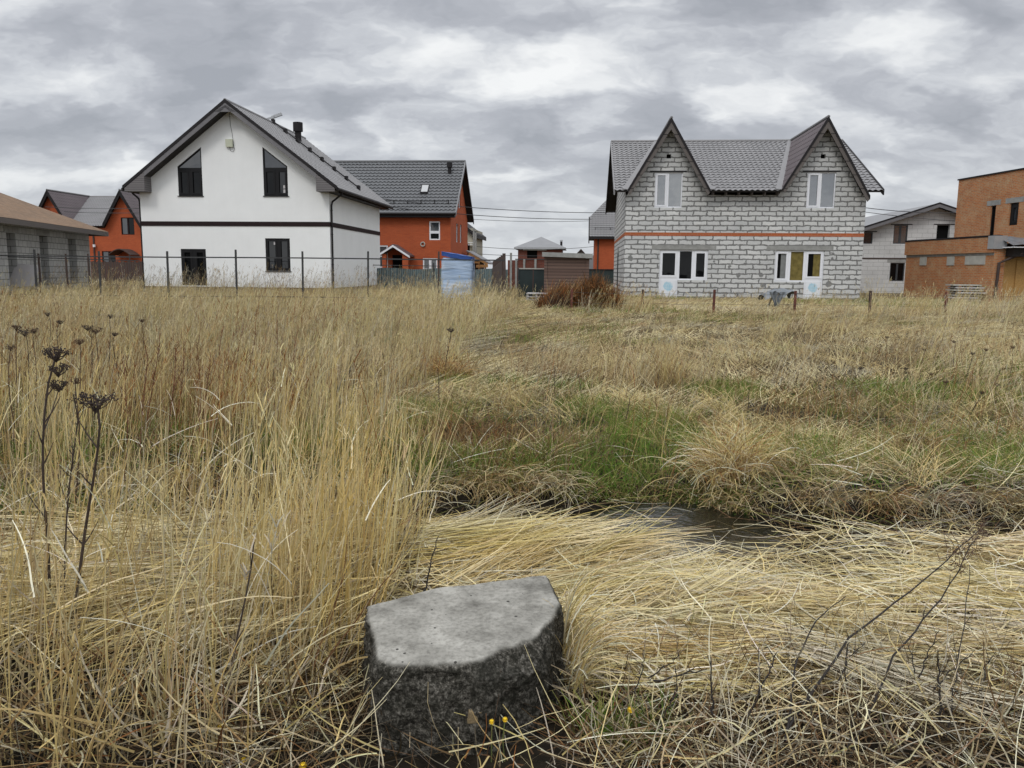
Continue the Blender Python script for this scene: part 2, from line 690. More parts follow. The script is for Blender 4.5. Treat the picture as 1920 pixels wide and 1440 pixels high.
M['plaster'] = plaster_mat()
M['blocks'] = masonry('gas concrete blocks', (.70, .70, .68), (.58, .585, .575), (.215, .215, .208), .63, .222, .034, wob=.15, wscale=3.9, smooth=.2, patch=.40, bump_s=.6)
M['blocks_neat'] = masonry('neat white blocks', (.68, .68, .67), (.63, .63, .62), (.40, .40, .39), .63, .26, .010, wob=.01, bump_s=.3)
M['blocks_grey'] = masonry('grey foam blocks', (.50, .50, .48), (.42, .42, .41), (.20, .20, .19), .42, .27, .016, wob=.02, bump_s=.4)
M['orange_brick'] = masonry('orange brick', (.50, .105, .035), (.43, .085, .03), (.36, .13, .07), .26, .078, .008, bump_s=.2)
M['red_brick'] = masonry('dark red brick', (.20, .06, .04), (.15, .045, .03), (.16, .10, .08), .26, .078, .008, bump_s=.2)
M['tan_brick'] = masonry('tan orange brick', (.58, .215, .075), (.44, .145, .05), (.42, .30, .19), .26, .078, .013, wob=.012, wscale=20, blotch=(.45, .30, .17), bump_s=.4)
M['band_brick'] = masonry('band of red brick', (.50, .12, .04), (.42, .10, .035), (.42, .22, .13), .26, .078, .01, wob=.02, wscale=14, bump_s=.3)
M['concrete'] = plain('grey concrete', (.28, .28, .265), .9, .2, 4, bumps=.3, spec=.2)
M['concrete_light'] = plain('light concrete panel', (.40, .39, .35), .9, .12, 3, bumps=.2, spec=.2)
M['plinth'] = plain('brown plinth', (.30, .23, .14), .9, .2, 2, bumps=.3, spec=.2)
M['roof_grey'] = plain('grey metal tile', (.205, .20, .20), .5, .08, .8, spec=.4)
M['roof_dark'] = plain('graphite metal tile', (.105, .108, .112), .5, .08, .8, spec=.4)
M['roof_plum'] = plain('brown metal tile', (.10, .078, .082), .5, .08, .8, spec=.4)
M['roof_smooth'] = plain('grey seam roof', (.20, .20, .205), .55, .06, .8)
M['shingle'] = masonry('brown shingles', (.28, .19, .125), (.21, .14, .09), (.13, .09, .06), .3, .14, .012, wob=.05, wscale=9, blotch=(.24, .15, .09), bump_s=.4)
M['deck'] = plain('dark roof underside', (.018, .015, .014), .8, .2, 3)
M['dark_trim'] = plain('dark trim', (.014, .012, .013), .6, .15, 2, spec=.25)
M['brown_trim'] = plain('dark brown band', (.018, .009, .010), .7, .15, 2, spec=.2)
M['barge_wood'] = boards('grey brown barge board', (.085, .072, .066), (.125, .11, .10), .6)
M['soffit_grey'] = boards('grey siding', (.13, .12, .12), (.17, .16, .16), .1, gap=.14)
M['soffit_light'] = plain('grey barge board', (.14, .135, .14), .6, .08, 3)
M['timber'] = boards('fresh timber', (.42, .22, .08), (.50, .28, .11), .12)
M['shed_wood'] = boards('weathered shed boards', (.075, .042, .032), (.17, .11, .085), .13, gap=.15)
M['brown_wood'] = boards('dark brown boards', (.05, .033, .027), (.075, .05, .042), .14, True)
M['osb'] = plain('chip board', (.44, .25, .08), .8, .25, 30)
M['white_pvc'] = plain('white window frame', (.76, .77, .80), .4, .03, 2)
M['black_pvc'] = plain('black window frame', (.008, .008, .009), .6, .1, 2, spec=.25)
M['grey_pvc'] = plain('slate window frame', (.045, .05, .055), .45, .1, 2)
M['glass_sky'] = glass('bright glass', (.06, .07, .082), 2.9, .03)
M['glass_blue'] = glass('clear glass', (.02, .024, .03), 1.9)
M['glass_mid'] = glass('dim glass', (.006, .007, .008), 1.6)
M['glass_dark'] = glass('dark glass', (.004, .0045, .005), 1.33)
M['void'] = plain('dark interior', (.008, .008, .008), .95, .1, 2, spec=.05)
M['curtain'] = plain('olive curtain', (.17, .135, .045), .9, .3, 6, spec=.1)
M['curtain_grey'] = plain('grey curtain', (.20, .205, .20), .9, .15, 6, spec=.1)
M['steel'] = plain('dark fence steel', (.028, .029, .03), .55, .25, 5)
M['rust'] = plain('rusty steel', (.12, .038, .026), .85, .45, 9, bumps=.2)
M['rust_brown'] = plain('brown painted steel', (.05, .032, .026), .7, .3, 6)
M['wire'] = plain('wire', (.05, .05, .05), .6, .1, 5)
M['cable'] = plain('cable', (.035, .035, .037), .6, .1, 5)
M['teal_metal'] = boards('teal corrugated sheet', (.13, .18, .185), (.16, .21, .215), .1, True, .25)
M['green_dark'] = plain('dark green panel', (.014, .026, .026), .5, .25, 2)
M['grey_metal'] = plain('galvanised sheet', (.38, .39, .40), .45, .1, 3, metal=.3)
M['cream_plastic'] = plain('cream plastic box', (.50, .52, .40), .6, .05, 3)
M['membrane'] = plain('grey membrane', (.19, .20, .21), .6, .15, 3)
M['tarp'] = plain('grey tarp', (.15, .165, .18), .45, .2, 4)
M['tarp_blue'] = plain('blue tarp', (.012, .06, .25), .5, .15, 4)
M['white_sheet'] = plain('pale sheet', (.48, .46, .46), .8, .1, 2)
M['beige'] = plain('beige render', (.36, .34, .27), .85, .05, 2)
M['yellow_brick'] = plain('pale yellow brick', (.22, .165, .09), .9, .35, 16, bumps=.4)
M['weed_dark'] = plain('dark weed', (.045, .031, .024), .9, .4, 30)
M['weed_brown'] = plain('brown weed', (.075, .042, .024), .9, .35, 30)
M['weed_rust'] = plain('rusty weed', (.13, .05, .024), .9, .35, 30)
M['flower'] = plain('yellow petals', (.75, .50, .015), .7, .1, 40)
M['flower_stem'] = plain('green stem', (.12, .14, .04), .8, .2, 30)


def balcony_panel():
    m, t, b = new_mat('white panel with blue paint splash')
    v = t.nodes.new('ShaderNodeTexCoord').outputs['Generated']
    n = tex_noise(t, v, 4, 4, .6)
    ad = t.nodes.new('ShaderNodeVectorMath')
    mlt = t.nodes.new('ShaderNodeVectorMath')
    mlt.operation = 'MULTIPLY'
    mlt.inputs[1].default_value = (.35, 0, .35)
    t.links.new(n.outputs['Color'], mlt.inputs[0])
    t.links.new(v, ad.inputs[0])
    t.links.new(mlt.outputs[0], ad.inputs[1])
    sb = t.nodes.new('ShaderNodeVectorMath')
    sb.operation = 'SUBTRACT'
    sb.inputs[1].default_value = (.69, .5, .76)
    t.links.new(ad.outputs[0], sb.inputs[0])
    sc = t.nodes.new('ShaderNodeVectorMath')
    sc.operation = 'MULTIPLY'
    sc.inputs[1].default_value = (1, 0, 1)
    t.links.new(sb.outputs[0], sc.inputs[0])
    ln = t.nodes.new('ShaderNodeVectorMath')
    ln.operation = 'LENGTH'
    t.links.new(sc.outputs[0], ln.inputs[0])
    d = maprange(t, ln.outputs['Value'], .28, .33, 1, 0)
    streak = maprange(t, tex_noise(t, v, 9, 4, .7).outputs['Fac'], .35, .6, .45, 1)
    t.links.new(mixc(t, math_node(t, 'MULTIPLY', d, streak), (.74, .76, .79), (.33, .56, .68)), b.inputs['Base Color'])
    b.inputs['Roughness'].default_value = .5
    return m


M['panel_blue'] = balcony_panel()


def film_mat():
    m, t, b = new_mat('wrapped plastic film')
    v = coords(t)
    mp = t.nodes.new('ShaderNodeMapping')
    mp.inputs['Rotation'].default_value = (0, -.7, 0)
    mp.inputs['Scale'].default_value = (.45, .45, 3.0)
    t.links.new(v, mp.inputs[0])
    n = tex_noise(t, mp.outputs[0], 1.4, 3, .5, .4)
    t.links.new(ramp(t, n.outputs['Fac'], [(.35, (.27, .37, .52)), (.54, (.36, .45, .57)), (.66, (.62, .66, .72))]), b.inputs['Base Color'])
    b.inputs['Roughness'].default_value = .35
    bump(t, b, n.outputs['Fac'], .6, .12)
    return m


M['film'] = film_mat()

A = -math.atan(.085)                       # the village grid is turned a little from the view
A2 = A + math.pi / 2


def snow_hooks(parent, pts, mat, name='snow_guard', h=.09):
    mb = MB()
    for p in pts:
        mb.box((p[0] - .03, p[1] - .03, p[2] - .03), (p[0] + .03, p[1] + .03, p[2] + h), mat)
    for a, b in zip(pts, pts[1:]):
        mb.beam((a[0], a[1], a[2] + h * .7), (b[0], b[1], b[2] + h * .7), .03, .03, mat)
    return mb.build(name, parent)


# ================================================================== WHITE HOUSE
def white_house():
    O = (-8.573, 37.5)
    h = thing('white_house', 'white plastered house with dark brown band and grey gable roof', 'house', (O[0], O[1], 0), A)
    W0, L = -9.18, 9.3
    ax, az = -4.55, 9.15
    k = .752
    zr = lambda x, off=0: az - k * abs(x - ax) + off          # top of roof at x
    B = .72
    # walls
    mb = MB()
    wl = [(-7.26, 4.97), (-6.07, 4.97), (-6.07, 7.20), (-7.26, 6.31)]
    wr = [(-3.11, 4.97), (-1.95, 4.97), (-1.95, 6.31), (-3.11, 7.19)]
    lowin = rect(-3.13, 1.5, -1.94, 3.02)
    door = rect(-7.30, B + .06, -6.06, 2.5)
    y0 = 0
    outl = [(W0, B), (0, B), (0, zr(0, -.14)), (ax, az - .14), (W0, zr(W0, -.14))]
    mb.wall((0, 0, 0), (1, 0, 0), outl, [wl, wr, lowin, door], .2, M['plaster'])
    mb.wall((0, 0, 0), (0, 1, 0), [(0, B), (L, B), (L, 5.2), (0, 5.2)], [], .2, M['plaster'])
    mb.wall((W0, L, 0), (0, -1, 0), [(0, B), (L, B), (L, 5.2), (0, 5.2)], [], .2, M['plaster'])
    mb.wall((0, L, 0), (-1, 0, 0), [(0, B), (-W0, B), (-W0, 5.2), (-ax, az - .14), (0, 5.2)], [], .2, M['plaster'])
    mb.build('wall', h)
    mb = MB()
    mb.box((W0 + .05, .05, .0), (-.05, L - .05, B), M['plinth'])
    mb.build('plinth', h)
    # brown band round the house
    mb = MB()
    mb.box((W0 - .025, -.028, 3.575), (.025, 0, 3.785), M['brown_trim'])
    mb.box((0, 0.001, 3.575), (.028, L + .02, 3.785), M['brown_trim'])
    mb.box((W0 - .028, 0.001, 3.575), (W0, L + .02, 3.785), M['brown_trim'])
    mb.build('trim_band', h)
    # corner strip
    # windows
    bp, gd, gb = M['black_pvc'], M['glass_dark'], M['glass_blue']
    t = 6.20
    m0 = -6.68
    window(h, (0, 0, 0), (1, 0, 0), [rect(-7.26, 4.97, m0, 6.2), rect(m0, 4.97, -6.07, 6.2), [(-7.26, 6.2), (-6.07, 6.2), (-6.07, 7.2), (-7.26, 6.31)]], bp, [gd, gd, gb], .06, .1, sash=(0, 1))
    m0 = -2.5
    window(h, (0, 0, 0), (1, 0, 0), [rect(-3.11, 4.97, m0, 6.2), rect(m0, 4.97, -1.95, 6.2), [(-3.11, 6.2), (-1.95, 6.2), (-1.95, 6.31), (-3.11, 7.19)]], bp, [gd, M['glass_mid'], gb], .06, .1, sash=(0, 1))
    window(h, (0, 0, 0), (1, 0, 0), [rect(-3.13, 1.5, -2.52, 3.02), rect(-2.52, 1.5, -1.94, 3.02)], bp, [M['glass_mid']] * 2, .06, .1, sash=(0, 1))
    for u0, z0, u1, z1 in ((-2.74, 2.72, -2.66, 2.86), (-2.19, 5.06, -2.03, 5.27), (-2.19, 5.31, -2.03, 5.46)):
        mb = MB()
        mb.box((u0, .045, z0), (u1, .07, z1), M['white_sheet'])
        mb.build('sticker', h)
    d = window(h, (0, 0, 0), (1, 0, 0), [rect(-7.30, B + .06, -6.68, 2.5), rect(-6.68, B + .06, -6.06, 2.5)], bp, [gd, gd], .06, .12, name='door', sash=(0, 1))
    # sills
    for u0, u1, z in ((-7.3, -6.03, 4.97), (-3.15, -1.9, 4.97), (-3.17, -1.9, 1.5)):
        mb = MB()
        mb.box((u0, -.05, z - .035), (u1, .0, z - .004), bp)
        mb.build('window_sill', h)
    # roof
    y0, y1 = -.6, L + .62
    c, s = 1 / math.hypot(1, k), k / math.hypot(1, k)
    xr, xl = .58, -9.66
    lenr = (xr - ax) / c
    r = tile_sheet('roof', h, (xr, y0, zr(xr)), (0, 1, 0), (-c, 0, s), y1 - y0, lenr, M['roof_grey'], under=M['deck'], row=.24, wave=.19, step=.022)
    r2 = tile_sheet('roof', h, (xl, y1, zr(xl)), (0, -1, 0), (c, 0, s), y1 - y0, (ax - xl) / c, M['roof_grey'], under=M['deck'], row=.24, wave=.19, step=.022, fine=False)
    mb = MB()
    mb.tube([(ax, y0, az + .01), (ax, y1, az + .01)], .09, M['roof_grey'], 8)
    mb.build('ridge_cap', h)
    # barge: dark metal edge + grey board
    mb = MB()
    for x1 in (xl, xr):
        sg = 1 if x1 > ax else -1
        mb.prism([(ax, y0 - .03, az + .07), (x1, y0 - .03, zr(x1, .07)), (x1, y0 - .03, zr(x1, -.09)), (ax, y0 - .03, az - .09)], (0, .06, 0), M['dark_trim'])
        mb.build('roof_edge', h)
        mb = MB()
    mb = MB()
    for x1, xe in ((-8.6, xl), (-.38, xr)):
        mb.prism([(ax, y0 - .012, az - .08), (x1, y0 - .012, zr(x1, -.08)), (x1, y0 - .012, zr(x1, -.32)), (ax, y0 - .012, az - .32)], (0, .03, 0), M['soffit_light'])
    # flat brace under the peak
    mb.prism([(ax - .5, y0 - .012, az - .5), (ax + .5, y0 - .012, az - .5), (ax, y0 - .012, az - .2)], (0, .03, 0), M['soffit_light'])
    mb.build('barge_board', h)
    mb = MB()
    for x1 in (-8.6, -.38):
        mb.face([(ax, y0 + .02, az - .30), (x1, y0 + .02, zr(x1, -.30)), (x1, 0, zr(x1, -.30)), (ax, 0, az - .30)], M['deck'])
        mb.face([(ax, 0, az - .295), (x1, 0, zr(x1, -.295)), (x1, y0 + .02, zr(x1, -.295)), (ax, y0 + .02, az - .295)], M['deck'])
    mb.build('soffit', h)
    # boxed eave ends with siding, and boxed eaves along the sides
    for xa, xb in ((-9.56, -8.58), (-.40, .46)):
        mb = MB()
        zb = 5.12
        mb.prism([(xa, y0 - .016, zb), (xb, y0 - .016, zb), (xb, y0 - .016, max(zb + .05, zr(xb, -.12))), (xa, y0 - .016, max(zb + .05, zr(xa, -.12)))], (0, .63, 0), M['soffit_grey'])
        mb.build('eave_box', h)
    mb = MB()
    mb.box((.001, .02, 5.1), (.42, y1 - .05, 5.22), M['dark_trim'])
    mb.build('eave_soffit', h)
    mb = MB()
    mb.box((-9.55, .02, 5.1), (W0 - .001, y1 - .05, 5.22), M['dark_trim'])
    mb.build('eave_soffit', h)
    mb = MB()
    mb.tube([(.60, y0 + .02, 5.22), (.60, y1, 5.19)], .075, M['dark_trim'], 8)
    mb.build('gutter', h)
    mb = MB()
    mb.tube([(-9.68, y0 + .02, 5.22), (-9.68, y1, 5.19)], .075, M['dark_trim'], 8)
    mb.build('gutter', h)
    mb = MB()
    mb.tube([(.58, .1, 5.2), (.56, .12, 5.05), (.12, .12, 4.72), (.07, .12, 4.55), (.07, .12, .5)], .045, M['dark_trim'], 8)
    for z in (4.3, 3.2, 1.8):
        mb.tube([(.07, .12, z), (.07, .12, z + .05)], .056, M['dark_trim'], 8)
    mb.build('downpipe', h)
    mb = MB()
    mb.tube([(W0 - .42, .1, 5.1), (W0 - .12, .1, 4.85), (W0 - .08, .1, 4.7), (W0 - .08, .1, .5)], .045, M['dark_trim'], 8)
    mb.build('downpipe', h)
    # electric box with its cable
    mb = MB()
    mb.box((-4.82, -.12, 7.18), (-4.49, 0, 7.53), M['cream_plastic'])
    bx = mb.build('electrical_box', h)
    mb = MB()
    mb.tube([(-4.62, -.01, 8.7), (-4.60, -.012, 8.2), (-4.53, -.012, 7.8), (-4.48, -.02, 7.3), (-4.44, -.02, 7.08), (-4.52, -.02, 6.97), (-4.62, -.02, 7.0), (-4.68, -.02, 7.18)], .008, M['cable'], 5)
    mb.build('cable', bx)
    # vent pipe on the right slope
    mb = MB()
    vx, vy = -3.75, 6.6
    mb.tube([(vx, vy, zr(vx, -.1)), (vx, vy, zr(vx) + .55)], .17, M['dark_trim'], 12)
    mb.tube([(vx, vy, zr(vx) + .45), (vx, vy, zr(vx) + .92)], .26, M['dark_trim'], 12)
    mb.build('vent_pipe', h)
    # roof ladder down the right slope
    mb = MB()
    ly = 5.0
    xs = np.linspace(ax + .05, .0, 15)
    for dy in (-.17, .17):
        mb.beam((xs[0], ly + dy, zr(xs[0], .13)), (xs[-1], ly + dy, zr(xs[-1], .13)), .035, .035, M['dark_trim'])
    for i, x in enumerate(xs):
        mb.beam((x, ly - .17, zr(x, .13)), (x, ly + .17, zr(x, .13)), .03, .03, M['dark_trim'])
        if i % 2 == 0:
            mb.box((x - .07, ly - .12, zr(x, .0)), (x + .07, ly + .12, zr(x, .24)), M['dark_trim'])
    mb.build('roof_ladder', h)
    # loose profile on the ridge
    p = thing('metal_profile', 'short grey metal profile lying across the ridge of the white house roof', 'metal strip', tuple(at(513, 224, 43.2)), A)
    mb = MB()
    mb.prism([(-.5, -.1, -.1), (.05, -.1, .05), (.05, .14, .1), (-.5, .14, -.02)], (0, 0, .11), M['grey_metal'])
    mb.beam((-.1, .02, .1), (.42, .1, .3), .16, .14, M['grey_metal'])
    mb.build('channel', p)


white_house()


# ================================================================== TWIN-GABLE HOUSES (block house, and the orange one far left)
def twin_gable(name, label, O, rz, wallmat, x_of, openings, detail=True, W_=10.92, D=11.6, base=.4, band=True, trim='barge_wood'):
    h = thing(name, label, 'house', (O[0], O[1], 0), rz)
    g = ((1.93, .06, 3.80), (8.86, 7.05, 10.9))
    ez = 5.33                     # roof height at the main eave
    yr = D / 2
    rzg = 8.53
    yf = -.5
    sl = (rzg - .04 - ez) / (yr - yf)
    zmain = lambda y: ez + sl * (y - yf)
    ksl = (rzg - ez) / 1.88
    holes = [o for o in openings]
    # facade outline with two gables
    zt = 5.17
    def gz(x, gx):
        return rzg - .17 - ksl * abs(x - gx)
    outl = [(0, base), (W_, base), (W_, zt)]
    for gx in (g[1][0], g[0][0]):
        d = (rzg - .17 - zt) / ksl
        xr_ = min(gx + d, W_)
        pts = [(gx + d, zt) if gx + d < W_ else None, (gx, rzg - .17), (gx - d, zt) if gx - d > 0 else None]
        if pts[0] is None:
            outl[-1] = (W_, max(zt, gz(W_, gx)))
        outl += [p for p in pts if p]
    if gz(0, g[0][0]) > zt:
        outl.append((0, gz(0, g[0][0])))
    else:
        outl.append((0, zt))
    mb = MB()
    mb.wall((0, 0, 0), (1, 0, 0), outl, holes, .24, wallmat)
    side = [(0, base), (D, base), (D, 5.0), (yr, rzg - .5), (0, zt)]
    mb.wall((0, D, 0), (0, -1, 0), [(D - u, z) for u, z in side][::-1], [], .2, wallmat)
    mb.wall((W_, 0, 0), (0, 1, 0), side, [], .2, wallmat)
    mb.wall((W_, D, 0), (-1, 0, 0), [(0, base), (W_, base), (W_, 5.0), (0, 5.0)], [], .2, wallmat)
    mb.build('wall', h)
    mb = MB()
    mb.box((.04, .04, 0), (W_ - .04, D - .04, base - .17), M['concrete'])
    if band:
        mb.box((-.01, -.01, base - .165), (W_ + .01, D + .01, base), M['band_brick'])
    mb.build('plinth', h)
    if band:
        mb = MB()
        mb.box((-.008, -.012, 3.30), (W_ + .008, 0, 3.455), M['band_brick'])
        mb.box((-.012, .001, 3.30), (0, D, 3.455), M['band_brick'])
        mb.box((W_, .001, 3.30), (W_ + .012, D, 3.455), M['band_brick'])
        mb.build('brick_band', h)
    # main roof, front slope cut open under the dormers
    c, s = 1 / math.hypot(1, sl), sl / math.hypot(1, sl)
    xl, xr = -.56, W_ + .56
    dl = []
    for gx, _, _ in g:
        nl = Vector((-ksl, 0, 1)).normalized()      # outward normal of left slope
        nr = Vector((ksl, 0, 1)).normalized()
        apex = Vector((gx, 0, rzg))
        dl.append((apex, nl, nr))
    rm = M['roof_grey']
    L = (yr - yf) / c
    P0 = (xl, yf, ez)
    mids = (g[0][0], g[1][0])
    # piece left of dormer one, between, right of dormer two: keep the outer side of the dormer slopes
    tile = dict(under=M['deck'], row=.335, wave=.25, step=.036, fine=detail)
    def piece(x0, x1, clips):
        tile_sheet('roof', h, (x0, yf, ez), (1, 0, 0), (0, c, s), x1 - x0, L, rm, clips=clips, **tile)
    piece(xl, mids[0], [(dl[0][0], -dl[0][1])])
    piece(mids[0], mids[1], [(dl[0][0], -dl[0][2]), (dl[1][0], -dl[1][1])])
    piece(mids[1], xr, [(dl[1][0], -dl[1][2])])
    tile_sheet('roof', h, (xr, D - yf, ez), (-1, 0, 0), (0, -c, s), xr - xl, L, rm, under=M['deck'], row=.35, wave=.25, fine=False)
    # dormer roofs (run back to the main ridge), clipped where they sink below the main roof
    cg, sg = 1 / math.hypot(1, ksl), ksl / math.hypot(1, ksl)
    nmain = Vector((0, -sl, 1)).normalized()
    co = Vector((0, yf, ez - .02))
    for gx, fl, fr in g:
        Lg = (rzg - ez + .1) / sg
        dx = Lg * cg
        for sgn in (1, -1):
            U = (0, sgn, 0)
            S = (-sgn * cg, 0, sg)
            o = (gx + sgn * dx, yf if sgn > 0 else yr + .1, rzg - Lg * sg)
            o = Vector(o)
            tile_sheet('gable_roof', h, o, U, S, yr + .1 - yf, Lg, M['roof_plum'], clips=[(co, -nmain)], under=M['deck'], row=.35, wave=.25, step=.02, fine=detail)
        mb = MB()
        mb.tube([(gx, yf - .03, rzg + .03), (gx, yr + .1, rzg + .03)], .07, M['roof_grey'], 8)
        mb.build('ridge_cap', h)
        for sgn, foot in ((-1, fl), (1, fr)):
            mb = MB()
            fz = rzg - ksl * abs(foot - gx)
            q = [(gx, yf - .045, rzg + .05), (foot, yf - .045, fz + .05), (foot, yf - .045, fz - .12), (gx, yf - .045, rzg - .15)]
            mb.prism(q, (0, .05, 0), M['dark_trim'])
            q = [(gx, yf - .02, rzg - .14), (foot, yf - .02, fz - .11), (foot - sgn * .10, yf - .02, fz - .22), (gx, yf - .02, rzg - .48)]
            mb.prism(q, (0, .04, 0), M[trim])
            mb.build('barge_board', h)
    # valley flashings
    for gi, (gx, _, _) in enumerate(g):
        for sgn in (-1, 1):
            xe = gx + sgn * 1.88
            if detail and not (gi == 1 and sgn > 0):
                mb = MB()
                mb.beam((xe + sgn * .12, yf + .02, ez + .06), (gx + sgn * .05, yr, rzg + .0), .26, .035, M['roof_grey'], up=(0, -sl, 1))
                mb.build('valley_flashing', h)
    # ridge cap and side barge
    mb = MB()
    mb.tube([(xl, yr, rzg - .02), (xr, yr, rzg - .02)], .08, M['roof_grey'], 8)
    mb.build('ridge_cap', h)
    mb = MB()
    for x in (xl, xr):
        for ya, yb in ((yf, yr), (D - yf, yr)):
            mb.prism([(x - .03, ya, ez + .06), (x - .03, yb, rzg + .0), (x - .03, yb, rzg - .22), (x - .03, ya, ez - .2)], (.06, 0, 0), M['roof_grey'] if ya == yf and x == xl else M['dark_trim'])
            mb.build('roof_edge', h)
            mb = MB()
    mb = MB()
    for x in (xl + .05,):
        pass
    # rafter ends under the eave between the gables
    if detail:
        for x in np.arange(3.95, 7.0, .58):
            mb = MB()
            mb.box((x, yf + .12, ez - .17), (x + .06, .1, ez - .03), M['barge_wood'])
            mb.build('rafter_end', h)
    return h


def block_house():
    O = (5.261, 37.9)
    up1, up2 = (1.33, 4.6, 2.60, 6.2), (8.25, 4.59, 9.52, 6.2)
    dl = [(1.66, .41), (2.55, .41), (2.55, 1.25), (3.92, 1.25), (3.92, 2.65), (1.66, 2.65)]
    dr = [(6.98, 1.22), (8.36, 1.22), (8.36, .41), (9.22, .41), (9.22, 2.66), (6.98, 2.66)]
    v1, v2 = rect(1.82, 6.83, 2.03, 7.02), rect(8.77, 6.81, 8.99, 7.0)
    h = twin_gable('block_house', 'unfinished house of white gas concrete blocks with two pointed gables', O, A, M['blocks'],
                   None, [rect(*up1), rect(*up2), dl, dr, v1, v2])
    wp = M['white_pvc']
    for (u0, z0, u1, z1) in (up1, up2):
        um = u0 + (u1 - u0) * .47
        window(h, (0, 0, 0), (1, 0, 0), [rect(u0, z0, um, z1), rect(um, z0, u1, z1)], wp, [M['glass_sky'], M['glass_sky']], .09, .09, sash=(0,))
        mb = MB()
        mb.box((u0 - .25, -.015, z1 + .02), (u1 + .17, 0, z1 + .075), M['dark_trim'])
        mb.build('lintel', h)
    b0, b1 = .41, 2.65
    w1 = window(h, (0, 0, 0), (1, 0, 0), [rect(1.66, 1.32, 2.55, 2.65), rect(2.55, 1.25, 3.23, 2.65), rect(3.23, 1.25, 3.92, 2.65)], wp,
                [M['glass_dark']] * 3, .1, .11, sash=(0, 2), name='balcony_window')
    w2 = window(h, (0, 0, 0), (1, 0, 0), [rect(6.98, 1.22, 7.66, 2.66), rect(7.66, 1.22, 8.36, 2.66), rect(8.36, 1.32, 9.22, 2.66)], wp,
                [M['void'], M['curtain'], M['void']], .1, .11, sash=(0, 2), name='balcony_window')
    # curtains behind the right pair
    mb = MB()
    for u0, u1, mt in ((7.28, 7.56, 'curtain_grey'), (8.76, 9.08, 'curtain')):
        mb.face([(u0, .108, 1.38), (u1, .108, 1.38), (u1, .108, 2.5), (u0, .108, 2.5)], M[mt])
        mb.build('curtain', w2)
        mb = MB()
    for w, u0, u1 in ((w1, 1.66, 2.55), (w2, 8.36, 9.22)):
        mb = MB()
        mb.box((u0, .07, .41), (u1, .13, 1.318), wp)
        mb.build('door_leaf', w)
        mb = MB()
        mb.box((u0 + .1, .055, .5), (u1 - .1, .0699, 1.24), M['panel_blue'])
        mb.build('door_panel', w)
    # grey lintels
    for u0, u1 in ((1.28, 4.27), (6.6, 9.6)):
        mb = MB()
        mb.box((u0, -.006, 2.67), (u1, 0, 2.87), M['concrete'])
        mb.build('lintel', h)
    for r_ in (v1, v2):
        mb = MB()
        mb.face([(r_[0][0], .2, r_[0][1]), (r_[1][0], .2, r_[1][1]), (r_[2][0], .2, r_[2][1]), (r_[3][0], .2, r_[3][1])], M['void'])
        mb.build('vent_opening', h)
    mb = MB()
    mb.tube([(-.03, 5.8, 2.75), (-.03, 5.8, .5)], .03, M['cable'], 6)
    mb.box((-.06, 5.6, 2.6), (0, 6.0, 2.95), M['concrete'])
    mb.build('cable_outlet', h)
    # dark interior floor so that nothing shines through
    return h


block_house()


def left_orange():
    P = at(96, 400, 74)
    O = (P[0] - 1.93, P[1] + .3)
    ups = fpx(O, A, 230, 440), fpx(O, A, 255, 406)
    lo = fpx(O, A, 192, 492), fpx(O, A, 216, 471)
    r1 = rect(ups[0][0] - .1, ups[0][1], ups[0][0] + 1.15, 6.12)
    r2 = rect(lo[0][0], lo[0][1], lo[1][0], lo[1][1])
    h = twin_gable('orange_house', 'orange brick house with two dark gables between the grey hip roof and the white house', O, A, M['orange_brick'], None, [r1, r2],
                   detail=False, base=.3, band=False, trim='dark_trim')
    for r_ in (r1, r2):
        um = (r_[0][0] + r_[1][0]) / 2
        window(h, (0, 0, 0), (1, 0, 0), [rect(r_[0][0], r_[0][1], um, r_[2][1]), rect(um, r_[0][1], r_[1][0], r_[2][1])], M['brown_trim'], [M['glass_blue'], M['glass_dark']], .1, .12)
    u, z = fpx(O, A, 175, 433)
    mb = MB()
    mb.tube([(u, -.05, z), (u, -.05, .3)], .08, M['rust_brown'], 6)
    mb.build('downpipe', h)
    u, z = fpx(O, A, 179, 461)
    mb = MB()
    mb.tube([(u, -.2, z - .12), (u, -.2, z + .12)], .12, M['white_pvc'], 8)
    mb.build('wall_lamp', h)
    # arched porch canopy
    u0, z0 = fpx(O, A, 222, 479)
    u1, z1 = fpx(O, A, 262, 478)
    mb = MB()
    n = 10
    pts = [(u0 + (u1 - u0) * i / n, z0 + .5 * math.sin(math.pi * i / n)) for i in range(n + 1)]
    for a, b in zip(pts, pts[1:]):
        mb.prism([(a[0], -1.6, a[1]), (b[0], -1.6, b[1]), (b[0], -1.6, b[1] + .08), (a[0], -1.6, a[1] + .08)], (0, 1.58, 0), M['rust_brown'])
    mb.tube([(u0 + .1, -1.5, z0), (u0 + .1, -1.5, .3)], .06, M['rust_brown'], 6)
    mb.tube([(u1 - .1, -1.5, z1), (u1 - .1, -1.5, .3)], .06, M['rust_brown'], 6)
    mb.build('porch_canopy', h)


left_orange()


